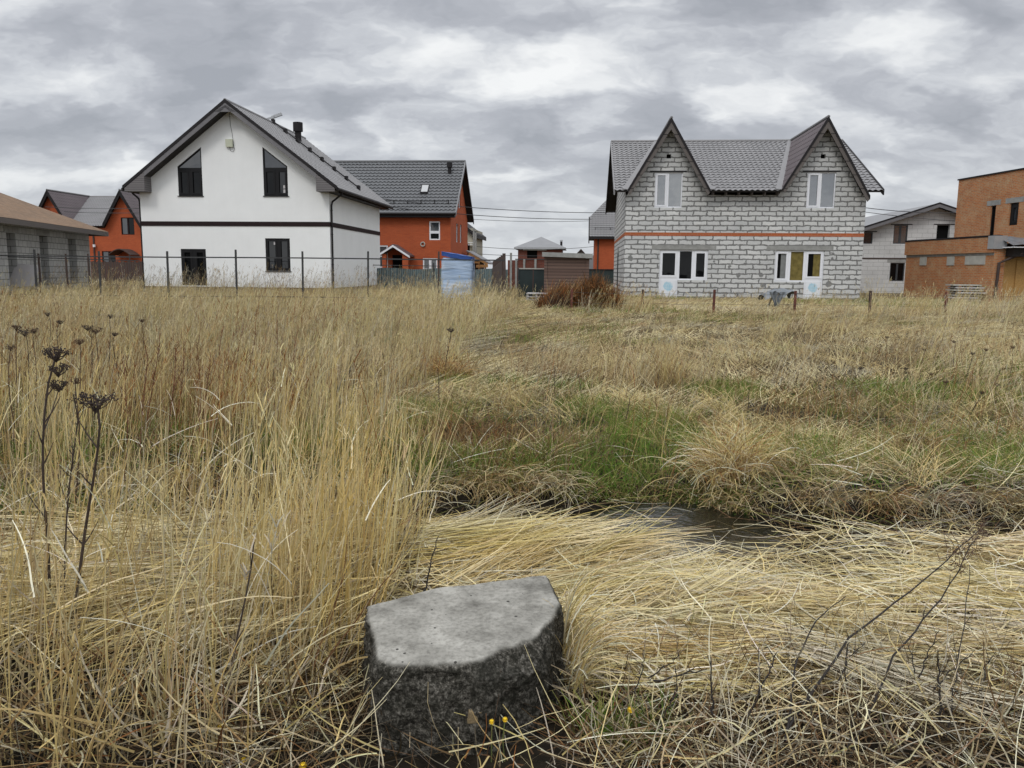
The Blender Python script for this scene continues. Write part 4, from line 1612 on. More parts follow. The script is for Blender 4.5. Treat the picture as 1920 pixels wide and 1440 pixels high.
def shed():
    P = at(1021, 550, 34)
    O = (P[0], P[1])
    f = lambda x, y: fpx(O, A, x, y)
    h = thing('wooden_shed', 'weathered brown board shed with flat grey roof edge', 'shed', (O[0], O[1], 0), A)
    W_ = f(1103, 520)[0]
    z1 = f(1060, 482)[1]
    D = 2.6
    mb = MB()
    mb.box((0, 0, .3), (W_, D, z1), M['shed_wood'])
    mb.build('wall', h)
    for u0, u1 in ((-.03, .1), (W_ - .1, W_ + .03)):
        mb = MB()
        mb.box((u0, -.04, .3), (u1, -.002, z1 - .001), M['shed_wood'])
        mb.build('corner_board', h)
    mb = MB()
    mb.prism([(-.12, -.2, z1 + .015), (W_ + .16, -.2, z1 - .05), (W_ + .16, -.2, z1 + .14), (-.12, -.2, z1 + .2)], (0, D + .4, 0), M['concrete'])
    mb.build('roof', h)
    # dark green panel and pallets to the left of the shed
    P2 = at(973, 545, 36)
    O2 = (P2[0], P2[1])
    g = lambda x, y: fpx(O2, A, x, y)
    gt = thing('green_gate', 'dark green sheet gate left of the wooden shed', 'gate', (O2[0], O2[1], 0), A)
    mb = MB()
    W2, zt = g(1026, 520)[0], g(1000, 505)[1]
    mb.box((0, 0, .45), (W2 * .5 - .01, .04, zt), M['green_dark'])
    mb.box((W2 * .5 + .01, 0, .45), (W2, .04, zt), M['green_dark'])
    mb.build('panel', gt)
    mb = MB()
    mb.beam((-.03, -.02, .45), (-.03, -.02, zt + .05), .06, .06, M['steel'])
    mb.beam((W2 + .03, -.02, .45), (W2 + .03, -.02, zt + .05), .06, .06, M['steel'])
    mb.beam((-.05, -.02, zt + .03), (W2 + .05, -.02, zt + .03), .05, .05, M['concrete_light'])
    mb.build('frame', gt)
    P3 = at(987, 549, 33)
    pl = thing('pallet', 'pale wooden pallets lying below the dark green gate', 'pallet', (P3[0], P3[1], .3), A)
    mb = MB()
    for k in range(3):
        mb.box((0, 0, .1 + k * .13), (.85, .9, .135 + k * .13), M['white_sheet'])
        for x in (0, .38, .76):
            mb.box((x, 0.02, .01 + k * .13), (x + .09, .88, .0995 + k * .13), M['concrete_light'])
    mb.build('boards', pl)
    # brick wall with posts behind
    P4 = at(952, 500, 48)
    O4 = (P4[0], P4[1])
    q = lambda x, y: fpx(O4, A, x, y)
    bw = thing('brick_wall', 'dark red brick yard wall with pale posts behind the green gate', 'wall', (O4[0], O4[1], 0), A)
    mb = MB()
    W4 = q(1024, 500)[0]
    mb.box((0, 0, 0), (W4, .25, q(990, 488)[1]), M['red_brick'])
    mb.build('masonry', bw)
    for x in (968, 983, 1004):
        u = q(x, 500)[0]
        mb = MB()
        mb.box((u - .06, -.08, 0), (u + .06, -.001, q(x, 486)[1]), M['concrete'])
        mb.build('post', bw)
    mb = MB()
    mb.beam((q(966, 486)[0], -.03, q(966, 486)[1]), (W4, -.03, q(1022, 486.5)[1]), .05, .06, M['steel'])
    mb.build('rail', bw)
    mb = MB()
    mb.box((q(956, 500)[0], -.06, 0), (q(960, 500)[0], -.0, q(958, 474)[1]), M['concrete'])
    mb.build('post', bw)
    # dark green fence strip between the shed and the block house
    P5 = at(1104, 515, 60)
    O5 = (P5[0], P5[1])
    s5 = thing('sheet_fence', 'dark green sheet fence between the wooden shed and the block house', 'fence', (O5[0], O5[1], 0), A)
    mb = MB()
    z5 = at(1125, 505, 60)[2]
    mb.box((0, 0, 0), (3.2, .05, z5), M['green_dark'])
    mb.build('panel', s5)
    mb = MB()
    mb.box((-.02, -.05, z5 - .06), (3.2, -.001, z5 + .02), M['dark_trim'])
    mb.build('rail', s5)


shed()


# ================================================================== FENCES
def rail_fence():
    Y = 29.6
    h = thing('rail_fence', 'thin dark steel fence of posts and two rails before the white house', 'fence', (-8, Y, 0), 0)
    pts = [(-22.6, 468), (-20.2, 468), (-17.73, 466), (-15.34, 467), (-12.81, 468), (-10.27, 470), (-7.8, 468), (-5.37, 470), (-2.75, 470)]
    for i, (x, py) in enumerate(pts):
        z = at(960, py - 4 + .009 * (x / 29.6 * 1480 - 0), Y)[2]
        z = 2.27 + .02 * ((i * 7) % 3 - 1) - (.06 if i < 5 else 0)
        mb = MB()
        mb.beam((x + 8 - .03, 0, .05), (x + 8, 0, z), .06, .06, M['steel'] if i < 8 else M['rust_brown'], up=(0, 1, 0))
        mb.build('post', h)
    mb = MB()
    mb.beam((-.34 + 8.05, 0, 0), (-.34 + 8, 0, 2.24), .12, .12, M['rust_brown'], up=(0, 1, 0))
    mb.build('post', h)
    for z, r in ((1.995, .035), (.56, .03)):
        mb = MB()
        xs = [-24] + [p[0] for p in pts] + [-.3]
        for a, b in zip(xs, xs[1:]):
            mb.beam((a + 8, -.05, z + .01 * math.sin(a * 3)), (b + 8, -.05, z + .01 * math.sin(b * 3)), .03, r * 1.3, M['steel'])
        mb.build('rail', h)
    # a second fence further back on the left
    h2 = thing('rail_fence', 'low brown rail fence near the grey block house behind the steel fence', 'fence', (-14, 32.5, 0), 0)
    for px in (72, 123, 165):
        p = at(px, 478, 32.5)
        mb = MB()
        mb.beam((p[0] + 14, 0, .2), (p[0] + 14, 0, p[2] + .05), .06, .06, M['rust_brown'], up=(0, 1, 0))
        mb.build('post', h2)
    for y0, y1 in ((480, 489),):
        a, b = at(-30, y0, 32.5), at(262, y1, 32.5)
        mb = MB()
        mb.beam((a[0] + 14, 0, a[2]), (b[0] + 14, 0, b[2]), .03, .04, M['steel'])
        mb.build('rail', h2)
    # receding dark board fence behind the corner post
    h3 = thing('board_fence', 'dark brown board fence running back from the thick corner post', 'fence', (-.36, 29.9, 0), 0)
    a, b = np.array([0., 0.15]), np.array([-.75, 15.])
    n = 7
    for i in range(n + 1):
        q = a + (b - a) * i / n
        mb = MB()
        mb.beam((q[0], q[1], .1), (q[0], q[1], 2.22 - .012 * i), .08, .08, M['brown_wood'], up=(0, 1, 0))
        mb.build('post', h3)
    mb = MB()
    mb.prism([(a[0] - .06, a[1], .2), (b[0] - .06, b[1], .2), (b[0] - .06, b[1], 1.75), (a[0] - .06, a[1], 1.98)], (.03, 0, 0), M['brown_wood'])
    mb.build('board_panel', h3)
    # teal sheet fence behind the grass
    P0, P1 = at(704, 503, 46), at(952, 505, 45)
    h4 = thing('sheet_fence', 'teal corrugated sheet fence in front of the skylight house', 'fence', (P0[0], P0[1], 0), 0)
    L = P1[0] - P0[0]
    mb = MB()
    nseg = int(L / .11)
    for i in range(nseg):
        x0, x1 = L * i / nseg, L * (i + 1) / nseg
        y = .02 if i % 2 else -.02
        y2 = -y
        zt0 = P0[2] + .04 * math.sin(x0 * 2.1)
        mb.face([(x0, y, .2), (x1, y2, .2), (x1, y2, zt0), (x0, y, zt0)], M['teal_metal'])
    mb.build('panel', h4)
    q = at(813, 493, 40)
    mb = MB()
    mb.beam((q[0] - P0[0], q[1] - P0[1], .2), (q[0] - P0[0], q[1] - P0[1], q[2]), .07, .07, M['steel'], up=(0, 1, 0))
    mb.build('post', h4)
    a, b = at(700, 497, 40), at(826, 499, 40)
    mb = MB()
    mb.beam((a[0] - P0[0], a[1] - P0[1], a[2]), (b[0] - P0[0], b[1] - P0[1], b[2]), .03, .035, M['steel'])
    mb.build('rail', h4)
    # dark brown fence below the left orange house
    a, b = at(170, 490, 60), at(272, 491, 60)
    h5 = thing('board_fence', 'dark brown board fence below the twin gabled orange house', 'fence', (a[0], a[1], 0), A)
    mb = MB()
    nb = 26
    for i in range(nb):
        w = 4.4 / nb
        mb.box((i * w, 0, .2), (i * w + w * .86, .03, a[2] + .05 * math.sin(i * 2.3)), M['brown_wood'])
    mb.build('board_panel', h5)
    # short rusty posts with wires on the right
    Y = 26.
    h6 = thing('wire_fence', 'low wire fence on short rusty red posts before the block house', 'fence', (8, Y, 0), 0)
    px = [1.93, 4.25, 6.6, 9.25, 11.7, 14.2, 16.8]
    for i, x in enumerate(px):
        mb = MB()
        mb.beam((x - 8 + .02 * math.sin(i * 2), 0, .05), (x - 8, 0, 1.06 - .02 * (i % 2)), .07, .07, M['rust'] if i not in (1, 4) else M['rust_brown'], up=(0, 1, 0))
        mb.build('post', h6)
    for z in (.93, .6):
        mb = MB()
        for a, b in zip(px, px[1:]):
            mb.tube([(a - 8, -.04, z), ((a + b) / 2 - 8, -.04, z - .04), (b - 8, -.04, z)], .006, M['wire'], 4)
        mb.build('wire', h6)


rail_fence()


# ================================================================== LOOSE THINGS BY THE HOUSES
def grid_mesh(name, parent, fn, nu, nv, mat, smooth=True, thick=0):
    me = bpy.data.meshes.new(name)
    v = [tuple(fn(i / nu, j / nv)) for i in range(nu + 1) for j in range(nv + 1)]
    f = [(i * (nv + 1) + j, (i + 1) * (nv + 1) + j, (i + 1) * (nv + 1) + j + 1, i * (nv + 1) + j + 1) for i in range(nu) for j in range(nv)]
    me.from_pydata(v, [], f)
    me.materials.append(mat)
    if smooth:
        me.polygons.foreach_set('use_smooth', [True] * len(f))
    o = bpy.data.objects.new(name, me)
    COL.objects.link(o)
    o.parent = parent
    return o


def wrapped_booth():
    a, b = at(829, 520, 31), at(886, 520, 31)
    cx = (a[0] + b[0]) / 2
    w = (b[0] - a[0]) / 2
    h = thing('wrapped_booth', 'booth wrapped in translucent plastic film with blue tarp top', 'booth', (cx, 31.5, 0.3), -.06)
    zt = at(857, 484, 31)[2] - .3

    def fn(s, t):
        # wrapped round body: s goes round, t up
        ang = 2 * math.pi * s
        ca, sa = math.cos(ang), math.sin(ang)
        n = 12
        r = (abs(ca) ** n + abs(sa) ** n) ** (-1 / n)
        z = .02 + t * zt
        fold = .012 * math.sin(7 * (s * 4 + t * 1.2)) + .010 * math.sin(23 * s - 7 * t)
        bulge = 1 + .05 * math.sin(math.pi * t) - .1 * (t > .97)
        flare = 1 + .12 * max(0, .12 - t) / .12
        return (r * ca * w * bulge * flare + fold * ca, r * sa * .5 * bulge + fold * sa, z)
    o = grid_mesh('film_wrap', h, fn, 96, 60, M['film'])

    def top(s, t):
        ang = 2 * math.pi * s
        ca, sa = math.cos(ang), math.sin(ang)
        n = 11
        r = (abs(ca) ** n + abs(sa) ** n) ** (-1 / n)
        if t < .6:
            k, z = 1.02, zt - .01 + t / .6 * .16
        else:
            k = 1.04 * (1 - (t - .6) / .4)
            z = zt + .15 + .05 * (t - .6)
        z -= .10 * max(-1, min(1, r * ca)) * k + .008 * math.sin(9 * ang)
        return (r * ca * w * k, r * sa * .52 * k, z)
    grid_mesh('blue_tarp', h, top, 60, 10, M['tarp_blue'])

    def skirt(s, t):
        x = -w + s * 2.6 * w
        return (x, -.52 - t * .35 - .05 * math.sin(s * 25), .28 - t * .25 + .03 * math.sin(s * 30 + t * 4))
    grid_mesh('film_skirt', h, skirt, 50, 8, M['film'])


wrapped_booth()


def tarp_table():
    c = at(1458, 560, 30)
    h = thing('tarp_table', 'grey tarp draped over a narrow trestle by the right balcony door', 'tarp', (c[0], c[1], .3), 0)
    W_ = .62
    zt = at(1460, 543, 30)[2] - .3

    def fn(s, t):
        x = (s - .5) * 2 * W_
        y = (t - .5) * .9
        e = abs(s - .5) * 2
        z = zt - .10 * e ** 2 + .05 * math.sin(s * 9 + t * 3) + .02 * math.sin(s * 31) - .22 * max(0, (abs(t - .5) - .3) / .2) ** 1.2 * (.6 + .4 * math.sin(s * 14))
        if s < .25:
            z -= .16 * (.25 - s) / .25
        return (x, y, z)
    grid_mesh('tarp', h, fn, 44, 22, M['tarp'])

    def hang(s, t):
        x = -.15 + (s - .5) * .62 * (1 - .8 * t)
        return (x, -.42 - .05 * math.sin(s * 18), zt - .08 - t * .55)
    grid_mesh('tarp_fold', h, hang, 20, 14, M['tarp'])
    mb = MB()
    mb.beam((-.12, -.1, 0), (-.1, -.1, zt - .1), .07, .07, M['concrete'], up=(0, 1, 0))
    mb.beam((-.3, .2, 0), (-.1, .1, zt - .1), .05, .05, M['concrete'], up=(0, 1, 0))
    mb.build('leg', h)


tarp_table()


def plank_stack():
    c = at(1788, 570, 36.6)
    h = thing('plank_stack', 'stack of grey planks leaning against the tan brick annex', 'stack', (c[0], c[1], .25), A)
    r = random.Random(3)
    for k in range(8):
        mb = MB()
        z = .05 + k * .115
        x0 = r.uniform(-.1, .15)
        mb.box((x0, r.uniform(-.15, .05), z), (x0 + r.uniform(1.1, 1.35), .8, z + .06), M['concrete_light'] if k % 2 else M['white_sheet'])
        mb.build('plank', h)
    mb = MB()
    for k in range(7):
        z = .111 + k * .115
        for x in (.1, .6, 1.1):
            mb = MB()
            mb.box((x, .0, z), (x + .08, .7, z + .0525), M['barge_wood'])
            mb.build('spacer', h)


plank_stack()


def pale_sheet():
    c = at(38, 535, 33)
    h = thing('pale_sheet', 'pale trapezoid sheet leaning among rusty weeds by the grey block house', 'board', (c[0], c[1], .3), 0)
    q = lambda x, y: at(x, y, 33) - np.array([c[0], c[1], .3])
    mb = MB()
    pts = [q(8, 540), q(60, 536), q(65, 497), q(20, 494)]
    mb.prism([(p[0], p[2] * .25 if False else .25 * (p[2]), p[2]) for p in pts], (0, .05, 0), M['white_sheet'])
    mb.build('sheet', h)


pale_sheet()


def poles_and_cables():
    for px, top, Y in ((888.3, 427, 70), (892, 437, 73)):
        p = at(px, top, Y)
        o = thing('utility_pole', 'tall thin grey pole right of the beige house end' if px < 890 else 'shorter thin grey pole just right of the tall pole', 'pole', (p[0], p[1], 0), 0)
        mb = MB()
        mb.tube([(0, 0, 0), (0, 0, p[2])], [.11, .08], M['concrete'], 8)
        mb.build('shaft', o)
        mb = MB()
        mb.beam((-.35, 0, p[2] - .3), (.35, 0, p[2] - .3), .06, .06, M['steel'])
        mb.build('crossarm', o)
    data = [('upper dark cable sagging from the white house past the skylight roof', (700, 371, 54), (1140, 399, 62), .5, .03),
            ('lower dark cable below the upper one crossing the sky gap', (706, 385, 54), (1110, 411, 62), .5, .03),
            ('faint thin cable high over the far brick house', (886, 411, 75), (1105, 414, 82), .3, .025),
            ('faint cable meeting the left side of the far hip roof', (892, 462, 75), (1115, 462, 84), .6, .03),
            ('faint lowest cable over the wooden shed and far house', (893, 476, 75), (1112, 476, 84), .4, .03),
            ('cable over the roof of the low gable house by the tan brick wall', (1618, 389, 44), (1800, 399, 47), .2, .025),
            ('slanting cable before the gable wall of the low white block house', (1618, 397, 44), (1800, 415, 47), .1, .02),
            ('upper cable before the left twin gables of the orange house', (85, 388, 60), (270, 391, 58), .1, .025),
            ('lower cable before the left twin gables of the orange house', (120, 397, 60), (270, 399, 58), .1, .025)]
    for lab, a, b, sag, r in data:
        A_, B_ = Vector(at(*a)), Vector(at(*b))
        o = MB()
        pts = []
        for i in range(17):
            t = i / 16
            p = A_.lerp(B_, t)
            p.z -= sag * 4 * t * (1 - t) * .5
            pts.append(p - A_)
        o.tube(pts, r * .8, M['cable'], 5)
        ob = o.build('power_cable')
        ob.location = A_
        tag(ob, lab, 'cable')


poles_and_cables()


# ================================================================== CONCRETE BLOCK IN FRONT
def concrete_block():
    m, t, b = new_mat('broken mossy concrete')
    v = coords(t)
    at_ = t.nodes.new('ShaderNodeAttribute')
    at_.attribute_name = 'face'
    topf = at_.outputs['Fac']
    n1 = tex_noise(t, v, 6, 6, .6)
    n2 = tex_noise(t, v, 55, 4, .65)
    n3 = tex_noise(t, v, 22, 5, .6)
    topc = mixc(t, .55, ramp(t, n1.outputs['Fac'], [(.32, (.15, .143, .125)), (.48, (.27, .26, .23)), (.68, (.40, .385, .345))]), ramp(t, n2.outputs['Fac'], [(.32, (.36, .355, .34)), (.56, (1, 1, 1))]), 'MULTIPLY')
    vo = t.nodes.new('ShaderNodeTexVoronoi')
    vo.inputs['Scale'].default_value = 34
    t.links.new(v, vo.inputs['Vector'])
    rc = t.nodes.new('ShaderNodeSeparateColor')
    t.links.new(vo.outputs['Color'], rc.inputs[0])
    pit = math_node(t, 'MULTIPLY', math_node(t, 'LESS_THAN', vo.outputs['Distance'], math_node(t, 'MULTIPLY', rc.outputs[1], .26)), math_node(t, 'GREATER_THAN', rc.outputs[0], .80))
    topc = mixc(t, pit, topc, (.045, .043, .038))
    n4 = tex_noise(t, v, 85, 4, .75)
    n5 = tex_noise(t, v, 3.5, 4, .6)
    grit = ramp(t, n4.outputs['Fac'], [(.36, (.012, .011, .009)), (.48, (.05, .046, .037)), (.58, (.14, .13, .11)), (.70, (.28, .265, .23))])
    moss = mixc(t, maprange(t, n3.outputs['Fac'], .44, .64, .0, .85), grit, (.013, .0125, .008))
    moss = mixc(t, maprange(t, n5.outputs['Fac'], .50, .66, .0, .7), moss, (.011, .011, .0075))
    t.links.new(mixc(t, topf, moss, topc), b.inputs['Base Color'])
    b.inputs['Roughness'].default_value = .92
    b.inputs['Specular IOR Level'].default_value = .2
    hh = math_node(t, 'ADD', math_node(t, 'MULTIPLY', n2.outputs['Fac'], .5), math_node(t, 'MULTIPLY', n4.outputs['Fac'], math_node(t, 'MULTIPLY_ADD', topf, -.6, .8)))
    hh = math_node(t, 'SUBTRACT', hh, math_node(t, 'MULTIPLY', pit, .8))
    bump(t, b, hh, .8, .012)
    outline = [(-.555, 2.90), (-.45, 2.50), (-.40, 2.465), (-.08, 2.46), (.05, 2.56), (.115, 2.62), (.20, 2.93), (.165, 3.20), (-.30, 3.06)]
    # resample
    P = np.array(outline + [outline[0]])
    seg = np.linalg.norm(np.diff(P, axis=0), axis=1)
    cum = np.concatenate([[0], np.cumsum(seg)])
    n = 320
    s = np.linspace(0, cum[-1], n, endpoint=False)
    O2 = np.stack([np.interp(s, cum, P[:, 0]), np.interp(s, cum, P[:, 1])], 1)
    c0 = O2.mean(0)
    zt = .315
    verts, fv = [], []
    nr, ns = 60, 60
    rings = []

    def nz(p, f, o=0):
        return mnoise.fractal(Vector((p[0] * f + o, p[1] * f, p[2] * f)), 1.0, 2.0, 5)
    for r in range(nr + ns + 1):
        ringi = []
        for i in range(n):
            if r <= nr:
                k = r / nr
                k = .02 + .98 * k
                p = c0 + (O2[i] - c0) * k
                z = zt + .035 * (p[1] - 2.8) + .012 * (p[0])
                q = Vector((p[0], p[1], z))
                edge = k
            else:
                k = (r - nr) / ns
                p = c0 + (O2[i] - c0) * (1 + .03 * math.sin(k * 2.2))
                zt_i = zt + .035 * (p[1] - 2.8) + .012 * p[0]
                q = Vector((p[0], p[1], zt_i - k * (zt + .12)))
                edge = 1
            # broken, eaten front edge
            front = max(0, min(1, (2.9 - q.y) / .35))
            rt = max(0, min(1, (q.x + .25) / .35))
            rag = .5 + .9 * nz(q, 5)
            brk = (.022 + .075 * rt) * max(.5, .75 + .55 * nz(q, 4)) * max(front, .25)
            d = np.linalg.norm(np.array([q.x, q.y]) - c0)
            dirv = Vector((O2[i][0] - c0[0], O2[i][1] - c0[1], 0)).normalized()
            rim = np.linalg.norm(O2[i] - c0) - d if r <= nr else 0
            if r <= nr:
                fall = max(0, brk - rim)
                q.z -= fall * 1.05 + .004 * nz(q, 9)
                tf = 1 - min(1, fall / .010)
            else:
                kk = min(1, (r - nr) / ns * 5)
                q.z -= brk * 1.05 * (1 - kk)
                rough = nz(q, 7) * .020 + nz(q, 30) * .010
                low = (r - nr) / ns
                q -= dirv * (-rough + (.07 * max(0, low - .55) * (1.5 - 2 * abs(q.x + .05)) * front))
                tf = 0
            ringi.append(len(verts))
            verts.append(tuple(q))
            fv.append(tf)
        rings.append(ringi)
    faces = [tuple(rings[0])]
    for a, bb in zip(rings, rings[1:]):
        for i in range(n):
            faces.append((a[i], bb[i], bb[(i + 1) % n], a[(i + 1) % n]))
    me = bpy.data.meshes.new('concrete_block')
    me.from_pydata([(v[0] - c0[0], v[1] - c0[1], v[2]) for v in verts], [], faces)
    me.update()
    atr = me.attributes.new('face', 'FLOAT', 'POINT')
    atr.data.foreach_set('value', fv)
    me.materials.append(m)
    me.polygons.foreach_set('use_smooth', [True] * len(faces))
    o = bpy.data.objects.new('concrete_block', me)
    COL.objects.link(o)
    o.location = (c0[0], c0[1], 0)
    tag(o, 'broken grey concrete block with mossy crumbling front in flattened straw', 'concrete block')
    # brick lump at its foot
    mb = MB()
    q = at(898, 1352, 2.47)
    mb.box((-.03, -.03, -.022), (.034, .03, .022), M['yellow_brick'])
    o = mb.build('brick')
    bv = o.modifiers.new('b', 'BEVEL')
    bv.width = .006
    bv.segments = 2
    o.location = (float(q[0]) - .01, 2.475, float(q[2]) + .03)
    o.rotation_euler = (.15, .12, .2)
    tag(o, 'pale yellow brick fragment wedged in the front of the concrete block', 'brick')


concrete_block()


# ================================================================== GROUND AND WATER
def ground():
    m, t, b = new_mat('damp soil and thatch')
    v = coords(t)
    n1 = tex_noise(t, v, .5, 6, .6)
    n2 = tex_noise(t, v, 9, 6, .65)
    sp = t.nodes.new('ShaderNodeSeparateXYZ')
    t.links.new(v, sp.inputs[0])
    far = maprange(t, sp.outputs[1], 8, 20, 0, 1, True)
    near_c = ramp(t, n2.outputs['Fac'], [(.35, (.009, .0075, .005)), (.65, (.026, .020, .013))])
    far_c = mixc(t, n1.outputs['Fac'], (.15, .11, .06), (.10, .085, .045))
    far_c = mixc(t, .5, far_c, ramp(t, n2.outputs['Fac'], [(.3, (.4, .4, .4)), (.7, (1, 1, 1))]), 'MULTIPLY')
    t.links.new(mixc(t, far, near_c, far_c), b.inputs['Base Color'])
    b.inputs['Roughness'].default_value = .95
    b.inputs['Specular IOR Level'].default_value = .15
    bump(t, b, n2.outputs['Fac'], .8, .05)
    xs = np.unique(np.concatenate([np.linspace(-1500, -60, 14), np.linspace(-60, -9, 40), np.linspace(-9, 9, 180), np.linspace(9, 60, 40), np.linspace(60, 1500, 14)]))
    ys = np.unique(np.concatenate([np.linspace(-600, -3, 14), np.linspace(-3, 1.5, 20), np.linspace(1.5, 9, 140), np.linspace(9, 42, 90), np.linspace(42, 2500, 24)]))
    X, Y = np.meshgrid(xs, ys)
    Z = ground_z(X, Y)
    nx, ny = len(xs), len(ys)
    vv = np.stack([X.ravel(), Y.ravel(), Z.ravel()], 1)
    idx = np.arange(nx * ny).reshape(ny, nx)
    q = np.stack([idx[:-1, :-1], idx[:-1, 1:], idx[1:, 1:], idx[1:, :-1]], -1).reshape(-1, 4)
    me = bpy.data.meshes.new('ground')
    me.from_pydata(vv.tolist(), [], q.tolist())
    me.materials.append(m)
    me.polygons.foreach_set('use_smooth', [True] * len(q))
    o = bpy.data.objects.new('ground', me)
    COL.objects.link(o)
    tag(o, 'dark soil under the dry grass field', kind='structure')
    m, t, b = new_mat('ditch water')
    b.inputs['Base Color'].default_value = (.006, .007, .006, 1)
    b.inputs['Roughness'].default_value = .06
    b.inputs['IOR'].default_value = 2.0
    n = tex_noise(t, coords(t), 16, 3)
    bump(t, b, n.outputs['Fac'], .5, .02)
    mb = MB()
    xs = np.linspace(-8, 8, 60)
    for a, c in zip(xs, xs[1:]):
        mb.face([(a, ditch_y(a) - .8, WATER_Z), (c, ditch_y(c) - .8, WATER_Z), (c, ditch_y(c) + .8, WATER_Z), (a, ditch_y(a) + .8, WATER_Z)], m)
    o = mb.build('water')
    tag(o, 'dark still water in the ditch', kind='structure')


ground()


# ================================================================== GRASS
def blade_material():
    m = bpy.data.materials.new('dry grass')
    m.use_nodes = True
    t = m.node_tree
    t.nodes.clear()
    a = t.nodes.new('ShaderNodeAttribute')
    a.attribute_name = 'col'
    d = t.nodes.new('ShaderNodeBsdfDiffuse')
    tr = t.nodes.new('ShaderNodeBsdfTranslucent')
    t.links.new(a.outputs['Color'], d.inputs[0])
    t.links.new(a.outputs['Color'], tr.inputs[0])
    mx = t.nodes.new('ShaderNodeMixShader')
    mx.inputs[0].default_value = .15
    t.links.new(d.outputs[0], mx.inputs[1])
    t.links.new(tr.outputs[0], mx.inputs[2])
    o = t.nodes.new('ShaderNodeOutputMaterial')
    t.links.new(mx.outputs[0], o.inputs[0])
    return m


GRASS = blade_material()
PAL = {
    'straw': (.60, .485, .235), 'pale': (.70, .62, .41), 'bleach': (.70, .67, .58), 'tan': (.43, .315, .165), 'rust': (.25, .105, .04),
    'brown': (.15, .095, .055), 'dark': (.055, .04, .028), 'green': (.105, .20, .034), 'olive': (.25, .26, .085), 'grey': (.46, .43, .36), 'gold': (.55, .40, .155),
}


def palette(n, weights):
    keys = list(weights)
    w = np.array([weights[k] for k in keys], float)
    idx = rng.choice(len(keys), n, p=w / w.sum())
    c = np.array([PAL[k] for k in keys])[idx]
    c = c * rng.uniform(.78, 1.18, (n, 1)) * rng.uniform(.95, 1.05, (n, 3))
    return np.clip(c, 0, .9)


class Field:
    """collects blades as ribbons and writes them as one mesh"""

    def __init__(self, name):
        self.name = name
        self.V, self.F, self.C = [], [], []
        self.n = 0

    def add(self, root, az, lean, bend, length, width, colr, K=4, curl=0., floor=.01, taper=.6, power=1.3, jit=.0):
        n = len(root)
        if n == 0:
            return
        b = lambda x: np.broadcast_to(np.asarray(x, float), (n,))
        az, lean, bend, length, width, curl, floor = map(b, (az, lean, bend, length, width, curl, floor))
        pts = np.zeros((n, K + 1, 3))
        pts[:, 0] = root
        dirs = np.zeros((n, K + 1, 3))
        for k in range(K + 1):
            s = k / K
            th = lean + bend * s ** power
            a = az + curl * s
            if jit:
                th = th + rng.normal(0, jit, n)
                a = a + rng.normal(0, jit, n)
            dirs[:, k] = np.stack([np.sin(th) * np.cos(a), np.sin(th) * np.sin(a), np.cos(th)], 1)
        for k in range(K):
            pts[:, k + 1] = pts[:, k] + (dirs[:, k] + dirs[:, k + 1]) * .5 * (length / K)[:, None]
        gz = ground_z(pts[:, 1:, 0], pts[:, 1:, 1]) + floor[:, None]
        pts[:, 1:, 2] = np.maximum(pts[:, 1:, 2], gz)
        tw = rng.uniform(-1.2, 1.2, n)
        perp = np.stack([-np.sin(az), np.cos(az), np.zeros(n)], 1)
        out = np.zeros((n, K + 1, 2, 3))
        for k in range(K + 1):
            d = dirs[:, k]
            w = perp - d * np.sum(perp * d, 1, keepdims=True)
            w /= np.linalg.norm(w, axis=1, keepdims=True) + 1e-9
            q = np.cross(d, w)
            ww = w * np.cos(tw)[:, None] + q * np.sin(tw)[:, None]
            hw = (width * .5 * (1 - taper * (k / K) ** 1.6))[:, None]
            out[:, k, 0] = pts[:, k] - ww * hw
            out[:, k, 1] = pts[:, k] + ww * hw
        base = self.n + np.arange(n)[:, None] * (2 * (K + 1))
        k2 = np.arange(K)[None, :] * 2
        f = np.stack([base + k2, base + k2 + 1, base + k2 + 3, base + k2 + 2], -1).reshape(-1, 4)
        self.V.append(out.reshape(-1, 3).astype(np.float32))
        self.F.append(f.astype(np.int32))
        self.C.append(np.repeat(colr, 2 * (K + 1), axis=0).astype(np.float32))
        self.n += n * 2 * (K + 1)
        return pts, dirs

    def build(self, parent=None):
        V, F, C = np.concatenate(self.V), np.concatenate(self.F), np.concatenate(self.C) * np.array([1, .985, .90], np.float32)
        me = bpy.data.meshes.new(self.name)
        me.vertices.add(len(V))
        me.vertices.foreach_set('co', V.ravel())
        me.loops.add(len(F) * 4)
        me.loops.foreach_set('vertex_index', F.ravel())
        me.polygons.add(len(F))
        me.polygons.foreach_set('loop_start', np.arange(0, len(F) * 4, 4, dtype=np.int32))
        me.update(calc_edges=False)
        a = me.attributes.new('col', 'FLOAT_COLOR', 'POINT')
        a.data.foreach_set('color', np.concatenate([C, np.ones((len(C), 1), np.float32)], 1).ravel())
        me.materials.append(GRASS)
        o = bpy.data.objects.new(self.name, me)
        COL.objects.link(o)
        o.parent = parent
        return o


LEFT = lambda y: -.68 * y - 1.9
RIGHT = lambda y: .68 * y + 1.9


def scatter(n, y0, y1, xa, xb, p=1.0):
    """points between depths y0..y1; xa, xb give the side limits as a function of y; density ~ y^-(p).
    n counts the points inside the photographed wedge, the field goes on beyond it at the same density"""
    e = 2 - p
    yy = np.linspace(y0, y1, 60)
    a, b = xa(yy) + 0 * yy, xb(yy) + 0 * yy
    a0, b0 = np.maximum(a, -.68 * yy - .35), np.minimum(b, .68 * yy + .35)
    n = int(n * np.clip(np.sum(b - a) / max(1e-3, np.sum(np.maximum(b0 - a0, .05))), 1, 2.4))
    u = rng.random(n)
    y = (y0 ** e + u * (y1 ** e - y0 ** e)) ** (1 / e)
    a, b = xa(y), xb(y)
    x = a + (b - a) * rng.random(n)
    return x, y


